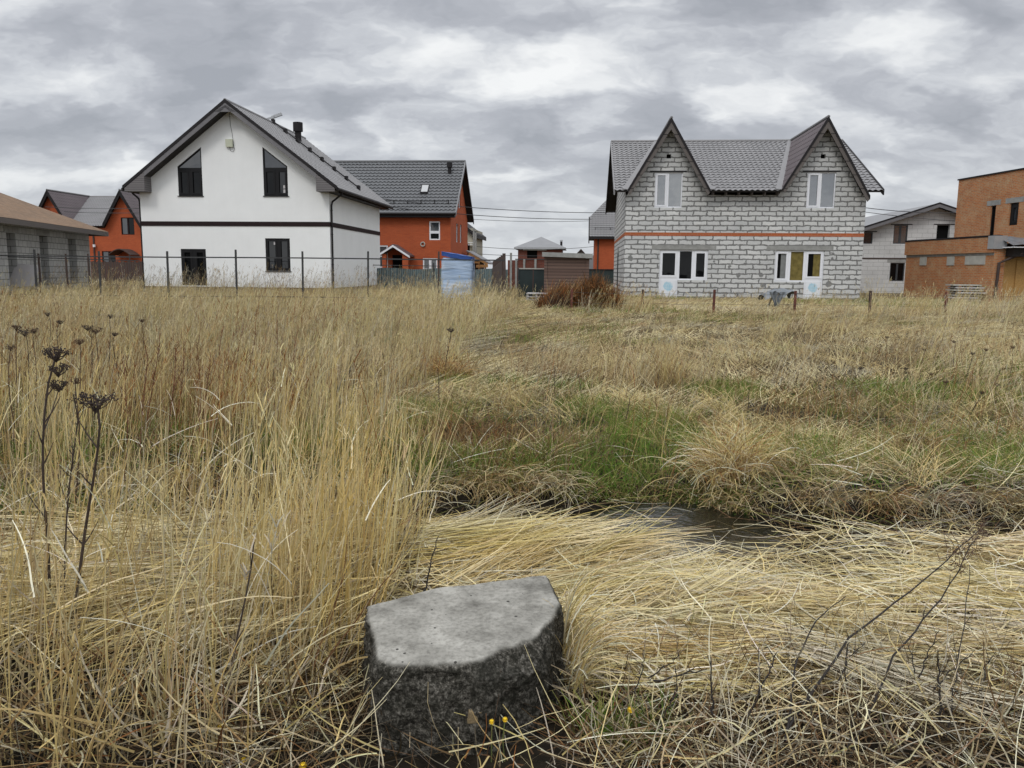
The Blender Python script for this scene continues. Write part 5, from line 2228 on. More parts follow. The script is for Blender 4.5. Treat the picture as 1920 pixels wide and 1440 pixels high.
def roots(x, y, up=0.):
    return np.stack([x, y, ground_z(x, y) + up], 1)


def notblock(x, y):
    """keep off the concrete block"""
    return ~((x > -.53) & (x < .2) & (y > 2.36) & (y < 3.2))


def notwater(x, y, w=.33):
    return np.abs(y - ditch_y(x)) > pool_half(x) + w - .30


def clearfoot(x, y):
    """little lies right in front of the concrete block"""
    return notblock(x, y) & ~((x > -.62) & (x < .22) & (y > 2.12) & (y < 2.5) & (rng.random(len(x)) < .8))


def put(F, x, y, mask, **kw):
    x, y = x[mask], y[mask]
    n = len(x)
    if n == 0:
        return
    up = kw.pop('up', 0.)
    up = up(n) if callable(up) else up
    args = {k: (v(n) if callable(v) else v) for k, v in kw.items() if k not in ('colw', 'az')}
    az = kw['az'](x, y) if callable(kw['az']) else kw['az']
    return F.add(roots(x, y, up), az, args.pop('lean'), args.pop('bend'), args.pop('length'), args.pop('width'), palette(n, kw['colw']), **args)


U_ = lambda a, b: (lambda n: rng.uniform(a, b, n))
N_ = lambda m, s: (lambda n: rng.normal(m, s, n))
anyaz = lambda x, y: rng.uniform(0, 2 * math.pi, len(x))


def flow(base, spread, seed=3, f=.7, amp=1.0):
    return lambda x, y: base + amp * vnoise(x * f, y * f, seed) + rng.normal(0, spread, len(x))


def straw_edge(y):
    """right limit of the tall straw on the left side of the view"""
    return np.interp(y, [2, 2.7, 3.4, 4.5, 5.0, 5.8, 8, 11, 15, 22, 30, 36], [-.85, -.66, -.58, -.55, -.50, -.75, -1.3, -1.2, -.9, -.3, -.2, .2])


def patchcol(x, y, mix, size=.35, blend=.6, spread=.16):
    """blade colours that drift from patch to patch: a jittered cell picks the hue, every blade varies a little"""
    n = len(x)
    gx = np.floor((x + .45 * size * vnoise(x / size * .9, y / size * .9, 41)) / size).astype(np.int64)
    gy = np.floor((y + .45 * size * vnoise(x / size * .9, y / size * .9, 42)) / size).astype(np.int64)
    h = (gx * 73856093) ^ (gy * 19349663)
    h = (h ^ (h >> 13)) * 1274126177 & 0x7fffffff
    h2 = ((h * 48271) & 0x7fffffff) / 0x7fffffff
    h3 = ((h * 69621 + 17) & 0x7fffffff) / 0x7fffffff
    keys = list(mix)
    w = np.cumsum([mix[k] for k in keys])
    w = w / w[-1]
    base = np.array([PAL[k] for k in keys])[np.minimum(np.searchsorted(w, h2), len(keys) - 1)]
    own = palette(n, mix)
    c = base * blend + own * (1 - blend)
    c = c * (.82 + .36 * h3)[:, None] * (1 + spread * (rng.random((n, 1)) - .5) * 2)
    return np.clip(c, 0, .9)


def lay(F, x, y, mask, mix, size=.35, blend=.55, az=None, up=None, **kw):
    x, y = x[mask], y[mask]
    n = len(x)
    if not n:
        return
    args = {k: (v(n) if callable(v) else v) for k, v in kw.items()}
    a = az(x, y) if callable(az) else az
    u = up(n) if callable(up) else (0 if up is None else up)
    F.add(roots(x, y, u), a, args.pop('lean'), args.pop('bend'), args.pop('length'), args.pop('width'), patchcol(x, y, mix, size, blend), **args)


def upright(F, cx, cy, per, hgt, wid, mix, spread=.09, K=4, leanm=.12, lean_az=.3, heads=0, drop=.35, blend=.6):
    """stems in clumps; a clump shares its hue, its height and the way it leans"""
    ok = notwater(cx, cy, .3)
    cx, cy = cx[ok], cy[ok]
    nc = len(cx)
    if nc == 0:
        return
    k = rng.poisson(per, nc)
    i = np.repeat(np.arange(nc), k)
    n = len(i)
    sp = spread * (.6 + .9 * rng.random(nc))[i]
    x = cx[i] + rng.normal(0, 1, n) * sp
    y = cy[i] + rng.normal(0, 1, n) * sp
    caz = rng.normal(lean_az, .8, nc)[i] + rng.normal(0, .6, n)
    lean = np.abs(rng.normal(leanm, .10, nc))[i] + rng.normal(0, .08, n)
    L = rng.uniform(*hgt, nc)[i] * rng.uniform(.5, 1.1, n)
    tone = palette(nc, mix)[i] * blend + palette(n, mix) * (1 - blend)
    ok = notblock(x, y)
    x, y, caz, lean, L, tone = x[ok], y[ok], caz[ok], lean[ok], L[ok], tone[ok]
    n = len(x)
    r = F.add(roots(x, y), caz, lean, rng.gamma(1.2, drop, n), L, rng.uniform(*wid, n), tone, K=K, curl=rng.normal(0, .3, n))
    if heads:
        pts, dirs = r
        sel = rng.random(n) < heads
        tips, td, tl = pts[sel, -1], dirs[sel, -1], L[sel]
        m = len(tips)
        for q in range(5):
            back = tips - td * (rng.uniform(0, .16, m) * tl)[:, None]
            F.add(back, rng.uniform(0, 6.28, m), rng.uniform(.2, .7, m), rng.uniform(0, .5, m), rng.uniform(.04, .10, m) * tl, rng.uniform(*wid, m) * 1.1, tone[sel] * rng.uniform(.8, 1.1), K=2)


def clumps(n, y0, y1, xa, xb, p=1.0, thr=None, f=1., seed=0):
    x, y = scatter(n, y0, y1, xa, xb, p)
    if thr is not None:
        k = vnoise(x * f, y * f, seed) > thr
        x, y = x[k], y[k]
    return x, y


straw_mix = {'straw': 5, 'pale': 2.4, 'gold': 1.6, 'tan': 2.6, 'grey': .8, 'rust': .35}
tall_mix = {'straw': 4, 'pale': 3, 'gold': 1.2, 'tan': 2.6, 'grey': 1, 'rust': .5}
litter_mix = {'straw': 2, 'pale': 2.2, 'bleach': .9, 'grey': 2.2, 'tan': 2, 'brown': 2.0, 'rust': .5, 'dark': .6}
mat_mix = {'straw': 4, 'pale': 3.8, 'bleach': .7, 'grey': .8, 'tan': 1.5, 'gold': .7}
bank_mix = {'straw': 1.8, 'pale': 2, 'tan': 2.2, 'grey': 2, 'olive': 1.3, 'brown': 1.8, 'bleach': .5, 'rust': .3}
PAL.update(f_straw=(.54, .45, .25), f_pale=(.64, .57, .385), f_tan=(.40, .305, .18), f_grey=(.43, .40, .33), f_dark=(.18, .13, .08), f_gold=(.47, .36, .165))
field_mix = {'f_straw': 3.4, 'f_pale': 3.0, 'f_tan': 2.8, 'f_gold': .4, 'f_grey': 1.8, 'f_dark': .8, 'olive': .45}
far_mix = {'f_straw': 4, 'f_pale': 2.6, 'f_gold': 1.0, 'f_tan': 2.8, 'f_grey': 1.4, 'f_dark': .5, 'rust': .25}
unused_mix = {'straw': 3.4, 'pale': 3.2, 'tan': 2.8, 'gold': .5, 'grey': 1.5, 'brown': .7, 'olive': .4}

shade_mix = {'brown': 3, 'dark': 4, 'rust': .5, 'rot_tan': 1.6, 'rot_grey': 1.4}  # under-layer blades: the shade between stems is put into their colour
PAL.update(rot_tan=(.20, .145, .08), rot_grey=(.17, .155, .125))  # tan and grey darkened to stand in for shade low in the grass

F1 = Field('tall_straw')
# near stand: separate tall stems with dark gaps between the bunches
x, y = clumps(150, 2.2, 5.0, LEFT, straw_edge, .8)
upright(F1, x, y, 7, (.7, 1.12), (.0040, .0070), straw_mix, spread=.05, K=5, heads=.10, drop=.14, lean_az=.1)
x, y = rng.uniform(-1.35, -.52, 46), rng.uniform(3.0, 4.7, 46)
upright(F1, x, y, 13, (.6, 1.02), (.0038, .0065), {'straw': 4, 'gold': 3, 'pale': 2}, spread=.07, K=5, heads=.12, leanm=.16, drop=.14, lean_az=.1)
# behind the ditch line on the left
x, y = clumps(370, 5.3, 9.5, LEFT, straw_edge, 1, -.2, 1.1, 51)
upright(F1, x, y, 10, (.5, .95), (.004, .007), tall_mix, spread=.08, K=4, heads=.2, drop=.2)
x, y = clumps(170, 5.3, 9.0, LEFT, straw_edge, 1, -.2, .8, 52)
upright(F1, x, y, 7, (.6, 1.0), (.004, .006), {'rust': 3, 'brown': 2, 'tan': 1}, spread=.10, K=4, heads=.6)
x, y = clumps(1150, 9.5, 20, LEFT, straw_edge, 1, -.55, .7, 53)
upright(F1, x, y, 15, (.4, .9), (.005, .009), far_mix, spread=.15, K=3, heads=.4, blend=.75)
x, y = clumps(300, 9.5, 18, LEFT, straw_edge, 1, .1, .7, 54)
upright(F1, x, y, 10, (.6, .95), (.005, .008), {'rust': 3, 'brown': 2, 'tan': 2}, spread=.16, K=3, heads=.6)
x, y = clumps(1700, 20, 36, LEFT, straw_edge, 1, -.8, .5, 55)
upright(F1, x, y, 14, (.3, .72), (.007, .013), far_mix, spread=.24, K=3, heads=.4, leanm=.22, blend=.8)
x, y = clumps(520, 20, 30, LEFT, straw_edge, 1, .0, .45, 56)
upright(F1, x, y, 11, (.8, 1.15), (.006, .010), {'f_pale': 3, 'f_straw': 3, 'f_tan': 2}, spread=.2, K=4, heads=.5, leanm=.25, blend=.7, lean_az=.1)
tag(F1.build(), 'tall upright dry straw filling the left half of the field', kind='stuff')

F2 = Field('bleached_leaves')
x, y = scatter(330, 2.3, 8, LEFT, straw_edge)
put(F2, x, y, notblock(x, y) & notwater(x, y), up=lambda n: rng.uniform(.1, .6, n), az=anyaz, lean=U_(.3, 1.3), bend=U_(.1, .9), length=U_(.15, .42), width=U_(.004, .008), jit=.05, colw={'bleach': 4, 'pale': 2, 'grey': 1}, K=7, curl=N_(0, .6))
x, y = scatter(260, 2.4, 7, lambda y: -.5 + 0 * y, RIGHT)
put(F2, x, y, notblock(x, y) & notwater(x, y), up=lambda n: rng.uniform(.03, .12, n), az=anyaz, lean=U_(1.2, 1.6), bend=N_(0, .35), length=U_(.2, .5), width=U_(.004, .007), colw={'bleach': 3, 'pale': 3}, K=6, curl=N_(0, .6))
tag(F2.build(), 'long bleached leaves bent over among the straw', kind='stuff')

F3 = Field('flattened_straw')
# loose crossed litter under the tall straw, with dark soil showing through
x, y = scatter(3600, 2.1, 5.0, LEFT, straw_edge, .6)
lay(F3, x, y, notblock(x, y) & notwater(x, y, .25), shade_mix, .25, .3, az=anyaz, up=lambda n: rng.uniform(0, .05, n), lean=U_(.9, 1.65), bend=N_(0, .4), length=U_(.12, .45), width=U_(.003, .006), K=4, curl=N_(0, .4), jit=.10)
x, y = scatter(2300, 2.1, 5.0, LEFT, straw_edge, .6)
lay(F3, x, y, notblock(x, y) & notwater(x, y, .25), litter_mix, .25, .3, az=anyaz, up=lambda n: rng.uniform(0.02, .16, n), lean=U_(.5, 1.6), bend=N_(0, .4), length=U_(.15, .55), width=U_(.0035, .0085), K=5, curl=N_(0, .4), jit=.10)
x, y = scatter(6500, 5.4, 9.5, LEFT, straw_edge, .8)
lay(F3, x, y, notwater(x, y, .25), {'brown': 2, 'rot_tan': 2, 'rot_grey': 2, 'rust': .7, 'pale': 1, 'olive': 1, 'dark': 1}, .3, .5, az=anyaz, up=lambda n: rng.uniform(0, .10, n), lean=U_(.4, 1.6), bend=N_(0, .5), length=U_(.12, .45), width=U_(.004, .007), K=4, curl=N_(0, .5), jit=.1)
# combed-over swathe, left of the block
x, y = scatter(2900, 3.1, 4.5, lambda y: -2.4 + 0 * y, lambda y: -.55 + 0 * y, .5)
k = vnoise(x * 1.1, y * 1.6, 61) > -.55
lay(F3, x, y, notwater(x, y, .3) & k, mat_mix, .3, .5, az=flow(math.pi + .85, .35, 4, .9, .5), up=lambda n: rng.uniform(.02, .25, n), lean=U_(1.25, 1.6), bend=U_(.0, .3), length=U_(.35, .75), width=U_(.0035, .0065), K=5, curl=N_(0, .25), floor=U_(.02, .14), jit=.06)
# thick mat right of the block up to the ditch
x, y = scatter(21000, 2.7, 5.0, lambda y: -.62 + 0 * y, RIGHT, .3)
dn = ditch_y(x) - y
edge = pool_half(x) + .05 + .14 * np.exp(-((x - 1.15) / .6) ** 4) + .07 * vnoise(x * 2, y * 0, 12)
hump = .045 + .05 * np.exp(-((dn - .75) / .35) ** 2) * (1 - .9 * sstep(.4, .9, x)) + .04 * sstep(.3, 1, dn) * vnoise(x * 2.0, y * 2.0, 9)
gap = vnoise(x * 1.9, y * 2.4, 62) + .45 * vnoise(x * 5, y * 5, 63)
thin = rng.random(len(x)) < np.clip(.12 + .85 * (gap + .70) - .55 * sstep(1.3, 2.6, x) * (rng.random(len(x)) < .6) - .95 * sstep(3.2, 2.75, y), .02, 1)
msk = notblock(x, y) & (dn > edge) & thin
x, y, hump = x[msk], y[msk], np.clip(hump[msk], .01, .3)
n = len(x)
ly = rng.random(n) ** .8
calm = np.clip((ditch_y(x) - y - .3) / .9, .25, 1)
az = (flow(.0, .45, 5, 1.0, .4)(x, y) + np.where(rng.random(n) < .35, rng.normal(0, .9, n), 0)) * calm + np.where(rng.random(n) < .5, math.pi, 0)
F3.add(roots(x, y, hump * ly), az, rng.uniform(1.42, 1.66, n), rng.normal(.02, .12, n), rng.uniform(.15, .52, n), rng.uniform(.0034, .0066, n), np.where((ly < .55)[:, None], patchcol(x, y, shade_mix, .28, .4), patchcol(x, y, mat_mix, .28, .5)), K=5, curl=rng.normal(0, .4, n), floor=hump * ly + .004, jit=.07)  # lower blades of the mat take the colours with shade painted in
# swathes: bundles combed in one direction, lying over the mat
for q in range(190):
    cx = rng.uniform(-.45, 4.8)
    cy = rng.uniform(2.9, 4.7)
    if abs(cx) > .7 * cy + 1.6 or not notblock(np.array([cx]), np.array([cy]))[0] or ditch_y(cx) - cy < float(pool_half(cx)) + .3 + .35 * math.exp(-((cx - 1.15) / .7) ** 4):
        continue
    m = int(rng.integers(30, 110))
    a0 = float(flow(.0, .4, 5, 1.0, .6)(np.array([cx]), np.array([cy]))[0])
    tr = rng.normal(0, rng.uniform(.03, .09), m)
    lo_ = rng.normal(0, .16, m)
    x = cx + lo_ * math.cos(a0) - tr * math.sin(a0)
    y = cy + lo_ * math.sin(a0) + tr * math.cos(a0)
    k = notblock(x, y)
    x, y = x[k], y[k]
    m = len(x)
    hb = .05 + .05 * math.exp(-((ditch_y(cx) - cy - .75) / .35) ** 2) * (cx < .6) + rng.uniform(0, .04)
    tone = palette(1, mat_mix) * .65 + palette(m, mat_mix) * .35
    F3.add(roots(x, y, hb + rng.uniform(-.03, .04, m)), a0 + rng.normal(0, .10, m), rng.uniform(1.4, 1.62, m), rng.normal(.08, .12, m), rng.uniform(.3, .7, m), rng.uniform(.0032, .006, m), tone, K=5, curl=rng.normal(0, .2) + rng.normal(0, .12, m), floor=hb * .7, jit=.04)
# straws lying across the mat any way they fell
x, y = scatter(2600, 2.8, 4.8, lambda y: -.55 + 0 * y, RIGHT, .3)
k = notblock(x, y) & (ditch_y(x) - y > pool_half(x) + .2)
lay(F3, x, y, k, {'pale': 3, 'straw': 2, 'bleach': 1.6, 'grey': 1.5}, .2, .2, az=anyaz, up=lambda n: rng.uniform(.05, .13, n), lean=U_(1.45, 1.62), bend=N_(0, .12), length=U_(.12, .5), width=U_(.0035, .0070), K=5, curl=N_(0, .4), floor=U_(.06, .13), jit=.09)
# loose dark litter at the very front
x, y = scatter(4200, 2.05, 3.1, lambda y: -.9 + 0 * y, RIGHT, .3)
lay(F3, x, y, clearfoot(x, y), shade_mix, .2, .3, az=anyaz, up=lambda n: rng.uniform(0, .05, n), lean=U_(.9, 1.7), bend=N_(0, .5), length=U_(.08, .38), width=U_(.0024, .005), K=4, curl=N_(0, .6), jit=.12)
x, y = scatter(1900, 2.05, 3.0, lambda y: -.9 + 0 * y, RIGHT, .3)
front_mix = {'straw': 1.6, 'pale': 2.2, 'bleach': 1.4, 'grey': 2.6, 'brown': 1.0, 'tan': 1.6, 'rust': .5, 'dark': .5, 'olive': .3}
lay(F3, x, y, clearfoot(x, y), front_mix, .2, .3, az=anyaz, up=lambda n: rng.uniform(0, .09, n), lean=U_(.7, 1.7), bend=N_(0, .6), length=U_(.08, .45), width=U_(.0026, .0068), K=5, curl=N_(0, .6), jit=.12)
# straws lying against and over the foot of the block
n = 46
a = rng.uniform(-.60, .32, n)
F3.add(np.stack([a, rng.uniform(2.28, 2.42, n), rng.uniform(.0, .10, n)], 1), rng.uniform(0, 6.28, n), rng.uniform(.8, 1.6, n), rng.normal(0, .4, n), rng.uniform(.15, .45, n), rng.uniform(.003, .006, n), palette(n, litter_mix), K=5, curl=rng.normal(0, .6, n))
n = 220
a = rng.uniform(0, 1, n)
F3.add(np.stack([.22 + .05 * rng.random(n) - .03 * a, 2.66 + .5 * a, rng.uniform(.02, .2, n)], 1), rng.normal(-.7, .5, n), rng.uniform(.1, .9, n), rng.uniform(.4, 1.4, n), rng.uniform(.2, .45, n), rng.uniform(.003, .006, n), palette(n, mat_mix), K=6)
tag(F3.build(), 'matted straw flattened over the near ground and ditch bank', kind='stuff')

F4 = Field('tufted_grass')


def tufts(F, xs, ys, per, Lr, wid, mix, sp=.06, lean=(.1, .9), bend=(.7, 1.9), K=5, az0=None, azs=9, up=0., blend=.6):
    nc = len(xs)
    i = np.repeat(np.arange(nc), per)
    n = len(i)
    x = xs[i] + rng.normal(0, sp, n)
    y = ys[i] + rng.normal(0, sp, n)
    scl = rng.uniform(.6, 1.3, nc)[i]
    az = rng.uniform(0, 6.283, n) if az0 is None else (np.broadcast_to(az0, (nc,))[i] + rng.normal(0, azs, n))
    tone = palette(nc, mix)[i] * blend + palette(n, mix) * (1 - blend)
    F.add(roots(x, y, up), az, rng.uniform(*lean, n), rng.uniform(*bend, n), rng.uniform(*Lr, n) * scl, rng.uniform(*wid, n), tone, K=K, curl=rng.normal(0, .4, n))


openbank = lambda x, y: ~((np.abs(x / y - .20) < .085) & (y < 7.0))
x, y = clumps(430, 5.75, 10, lambda y: straw_edge(y) - .6, RIGHT, .9, -.7, 1.2, 71)
k = openbank(x, y)
x, y = x[k], y[k]
tufts(F4, x, y, 34, (.14, .38), (.0035, .007), bank_mix, lean=(.7, 1.4), bend=(.1, .9))
x, y = clumps(260, 5.9, 9.5, lambda y: straw_edge(y) - .3, RIGHT, .9)
upright(F4, x, y, 4, (.3, .65), (.003, .005), {'brown': 3, 'rust': 2, 'tan': 2, 'straw': 2}, spread=.12, K=4, leanm=.2, lean_az=.1, heads=.3, drop=.15)
x, y = clumps(300, 5.75, 9.5, lambda y: straw_edge(y) - .3, RIGHT, .9, .1, 1.2, 72)
k = openbank(x, y)
x, y = x[k], y[k]
tufts(F4, x, y, 34, (.2, .5), (.0035, .0065), {'straw': 3, 'pale': 3, 'tan': 1}, az0=rng.uniform(0, 6.28, len(x)), azs=.6, lean=(.5, 1.2), bend=(.4, 1.1), sp=.09)
x, y = scatter(9000, 5.6, 10, lambda y: straw_edge(y) - .7, RIGHT, .9)
lay(F4, x, y, notwater(x, y, .38), {'brown': 2, 'rot_tan': 2, 'rot_grey': 1.5, 'olive': 1.4, 'tan': 1.2, 'pale': .8, 'dark': 1}, .45, .65, az=anyaz, up=lambda n: rng.uniform(0, .06, n), lean=U_(.8, 1.7), bend=N_(.1, .5), length=U_(.12, .4), width=U_(.003, .006), K=3, curl=N_(0, .5))
# dead brown growth left of the pool
x, y = scatter(3600, 5.5, 7.2, lambda y: -1.2 + 0 * y, lambda y: .9 + 0 * y, .9)
k = (vnoise(x * 1.4, y * 1.4, 73) > -.4) & notwater(x, y, .34) & ~((x > .5) & (y < 6.6))
lay(F4, x, y, k, {'brown': 3, 'dark': 2, 'rust': 1, 'tan': 1.2, 'grey': .6}, .3, .5, az=anyaz, lean=U_(.2, 1.4), bend=N_(.3, .6), length=U_(.12, .38), width=U_(.003, .005), K=4, curl=N_(0, .5))
# overhanging fringe on the far lip of the ditch
xs = rng.uniform(-4.2, 5.8, 195)
ys = ditch_y(xs) + pool_half(xs) + .12 + 0 * np.exp(-((xs - 1.25) / .6) ** 2) + rng.normal(0, .06, 195)
near_pool = (xs > .45) & (xs < 1.55)
xs, ys = xs[~near_pool], ys[~near_pool]
tufts(F4, xs, ys, 32, (.18, .40), (.003, .006), {'pale': 1.6, 'tan': 2, 'grey': 2, 'straw': 1.4, 'brown': 2, 'rust': .6, 'olive': .8}, sp=.05, lean=(.3, 1.0), bend=(.9, 2.0), az0=-math.pi / 2, azs=.7)
# straws fallen across the water
xs = np.concatenate([rng.uniform(-4.4, .45, 270), rng.uniform(1.95, 5.8, 820), rng.uniform(.45, 1.95, 60)])
n = len(xs)
ys = ditch_y(xs) + rng.uniform(-.5, .5, n)
F4.add(np.stack([xs, ys, np.full(n, WATER_Z + .02) + rng.uniform(0, .09, n)], 1), rng.uniform(0, 6.28, n), rng.uniform(1.2, 1.65, n), rng.normal(0, .3, n), rng.uniform(.2, .7, n), rng.uniform(.0025, .005, n), palette(n, {'tan': 2, 'brown': 3, 'grey': 2, 'olive': 1, 'pale': .8}), K=4, curl=rng.normal(0, .3, n))
tag(F4.build(), 'low tufted grass on the far bank of the ditch', kind='stuff')

F5 = Field('green_grass')


def green_patch(F, n, y0, y1, xa, xb, thr, f, Lr, wid, seed=21, p=1.):
    x, y = scatter(n, y0, y1, xa, xb, p)
    k = (vnoise(x * f, y * f, seed) > thr) & notblock(x, y) & notwater(x, y, .30)
    put(F, x, y, k, az=anyaz, lean=U_(.05, .7), bend=U_(.2, 1.3), length=U_(*Lr), width=U_(*wid), colw={'green': 3, 'olive': 2.4}, K=3)


green_patch(F5, 70000, 5.6, 11, LEFT, RIGHT, .2, 2.2, (.10, .27), (.003, .0055))
green_patch(F5, 26000, 5.6, 11, LEFT, RIGHT, -.6, 1.2, (.06, .18), (.003, .005), seed=27)
x, y = rng.uniform(.35, 1.75, 2600), rng.uniform(0, 1, 2600)
y = ditch_y(x) + pool_half(x) + .02 + .3 * y ** 1.5
put(F5, x, y, np.ones(len(x), bool), az=lambda x, y: rng.normal(-1.57, 1.0, len(x)), lean=U_(.2, 1.0), bend=U_(.4, 1.6), length=U_(.04, .12), width=U_(.003, .0055), colw={'green': 2, 'olive': 2, 'tan': 1.2, 'brown': 1.6, 'pale': .8}, K=4)
green_patch(F5, 30000, 10.5, 24, lambda y: -.5 * y, RIGHT, .3, .45, (.1, .22), (.006, .011), seed=22)
green_patch(F5, 7000, 2.05, 2.6, lambda y: .2 + 0 * y, RIGHT, .25, 2.2, (.07, .2), (.003, .006), seed=23)
green_patch(F5, 14000, 4.6, 8.0, LEFT, lambda y: -.6 + 0 * y, .1, 1.6, (.1, .3), (.003, .006), seed=24)
green_patch(F5, 16000, 24, 37.5, lambda y: .05 * y, RIGHT, .15, .35, (.1, .24), (.012, .02), seed=25)
tag(F5.build(), 'fresh green grass shoots between the dry tufts', kind='stuff')

F6 = Field('field_grass')
# pressed down straw behind the ditch
x, y = scatter(16000, 9.3, 27, lambda y: straw_edge(y) - 1.0, RIGHT, 1.0)
lay(F6, x, y, np.ones(len(x), bool), shade_mix, .7, .6, az=anyaz, up=lambda n: rng.uniform(0, .04, n), lean=U_(.7, 1.62), bend=N_(.1, .3), length=U_(.15, .4), width=U_(.005, .010), K=3)
x, y = scatter(38000, 9.3, 27, lambda y: straw_edge(y) - 1.0, RIGHT, 1.0)
k = vnoise(x * .8, y * .55, 81) + .5 * vnoise(x * 2.2, y * 1.6, 82) > -.75
lay(F6, x, y, k, field_mix, .7, .75, az=flow(.1, .35, 6, .45, 1.3), up=lambda n: rng.uniform(0, .06, n), lean=U_(1.32, 1.62), bend=N_(.03, .14), length=U_(.2, .75), width=U_(.005, .011), K=3, curl=N_(0, .4), floor=U_(.005, .07))
x, y = clumps(230, 9.5, 25, lambda y: straw_edge(y) - .3, RIGHT, 1.0, .0, .5, 83)
tufts(F6, x, y, 30, (.15, .42), (.005, .009), field_mix, sp=.13, K=4, blend=.75)
# loose upright stands
for cx, cy, sx, sy, nc, hg in ((1.9, 11.5, .9, .7, 70, (.45, .85)), (3.2, 12.5, 1.0, .9, 50, (.4, .8)), (7.5, 13.5, 1.4, 1.2, 100, (.45, .8)), (9.5, 17, 2.0, 1.6, 100, (.5, .9)), (-.2, 12, .8, 1.2, 50, (.4, .8)),
                               (6.3, 9.2, .9, .6, 60, (.4, .7)), (12.5, 22, 2.6, 2, 120, (.6, 1.0)), (4.5, 20, 2.5, 2, 40, (.4, .7)), (16, 26, 3, 1.5, 130, (.8, 1.25)), (3.4, 25.5, 1.2, .8, 40, (.7, 1.1))):
    nc = int(nc * .62)
    upright(F6, rng.normal(cx, sx, nc), rng.normal(cy, sy, nc), 14, hg, (.0035 * (cy / 11) ** .7, .007 * (cy / 11) ** .7), far_mix, spread=.13, K=4, leanm=.32, lean_az=.15, heads=.4, blend=.7)
x, y = clumps(520, 9.5, 25, lambda y: straw_edge(y) - .2, RIGHT, 1.0, -.1, .6, 86)
upright(F6, x, y, 4, (.35, .8), (.0045, .008), {'f_tan': 3, 'f_dark': 2, 'rust': 1.5, 'f_straw': 3, 'brown': 1.5}, spread=.15, K=4, leanm=.22, lean_az=.1, heads=.3, drop=.15)
# short grass along the wire fence and in the yards
x, y = scatter(36000, 26, 38, lambda y: straw_edge(y) - .5, RIGHT, 1.0)
lay(F6, x, y, np.ones(len(x), bool), field_mix, 1.0, .75, az=flow(.3, .7, 7, .3, .6), lean=U_(.6, 1.5), bend=U_(.1, .7), length=U_(.12, .32), width=U_(.010, .018), K=3)
x, y = clumps(240, 25.5, 36, lambda y: straw_edge(y) + .5, RIGHT, 1.0, -.3, .4, 84)
upright(F6, x, y, 9, (.35, .8), (.006, .010), far_mix, spread=.2, K=4, leanm=.45, lean_az=.1, heads=.3, blend=.75)
# yard in front of the white house: thin, partly see-through weeds against the wall
x, y = scatter(9000, 33, 37.2, LEFT, lambda y: .1 + 0 * y, 1.0)
lay(F6, x, y, np.ones(len(x), bool), far_mix, 1.0, .7, az=flow(.3, .7, 7, .3, .6), lean=U_(.05, .6), bend=U_(.1, .7), length=U_(.2, .5), width=U_(.009, .014), K=3)
x, y = clumps(420, 33.5, 37.2, LEFT, lambda y: -.5 + 0 * y, 1.0, -.5, .5, 85)
upright(F6, x, y, 7, (.9, 1.5), (.006, .010), {'grey': 2, 'brown': 2, 'tan': 2, 'dark': 1.4}, spread=.25, K=4, leanm=.15, heads=.8, blend=.6)
x, y = scatter(30000, 37, 75, LEFT, RIGHT, 1.0)
a_, b_ = math.cos(A), math.sin(A)


def inhouse(x, y, ox, oy, u0, u1, d0, d1):
    u = (x - ox) * a_ + (y - oy) * b_
    v = -(x - ox) * b_ + (y - oy) * a_
    return (u > u0) & (u < u1) & (v > d0) & (v < d1)


k = ~(inhouse(x, y, -8.573, 37.5, -9.3, .1, -.05, 10) | inhouse(x, y, 5.261, 37.9, -.1, 11.1, -.05, 12) | (x < -18) & (y < 52) | (x > 19) & (y < 60))
lay(F6, x, y, k, field_mix, 1.5, .7, az=anyaz, lean=U_(.1, .8), bend=U_(.1, .9), length=U_(.2, .55), width=U_(.02, .035), K=2)
tag(F6.build(), 'pressed down tan grass of the open field up to the houses', kind='stuff')


# ================================================================== TUSSOCKS, BRUSH, WEEDS, FLOWERS
def tussock(name, label, cx, cy, n, L, mix, lean=(.05, 1.0), bend=(.6, 1.9), sp=.08, wid=(.003, .006), az0=None, azs=1., group=None, up=0.):
    F = Field(name)
    x = rng.normal(cx, sp, n)
    y = rng.normal(cy, sp, n)
    az = rng.uniform(0, 6.283, n) if az0 is None else rng.normal(az0, azs, n)
    F.add(roots(x, y, up), az, rng.uniform(*lean, n), rng.uniform(*bend, n), rng.uniform(*L, n), rng.uniform(*wid, n), palette(n, mix), K=6, curl=rng.normal(0, .3, n), floor=-.4)
    return tag(F.build(), label, 'grass tussock', group)


tussock('grass_tussock', 'big tan tussock arching down over the ditch pool', 1.72, 6.10, 900, (.30, .58), {'tan': 2.5, 'pale': 2.5, 'straw': 3, 'rust': 1.2, 'bleach': .8}, sp=.12, up=.08)
tussock('grass_tussock', 'rusty brown tussock around the dark seed stalk in mid field', -.95, 11.2, 700, (.25, .6), {'rust': 2, 'tan': 3, 'gold': 2, 'brown': 1}, sp=.2, wid=(.004, .008))
tussock('grass_tussock', 'upright tan tussock of tall stems right of the field centre', 2.2, 11.0, 260, (.35, .75), {'f_straw': 3, 'tan': 2, 'straw': 3, 'rust': 1, 'f_dark': 1.5}, lean=(.02, .45), bend=(.2, 1.2), sp=.16, wid=(.004, .007))
tussock('grass_tussock', 'reddish brown tussock near the right edge behind the ditch', 3.55, 6.9, 500, (.2, .5), {'brown': 2.5, 'rust': 1.6, 'tan': 2, 'grey': 1}, sp=.12)
tussock('grass_tussock', 'dark purplish brown dead tussock left of the ditch', -.35, 6.9, 700, (.25, .55), {'brown': 3, 'rust': 1.2, 'dark': 2, 'tan': 1}, sp=.22)


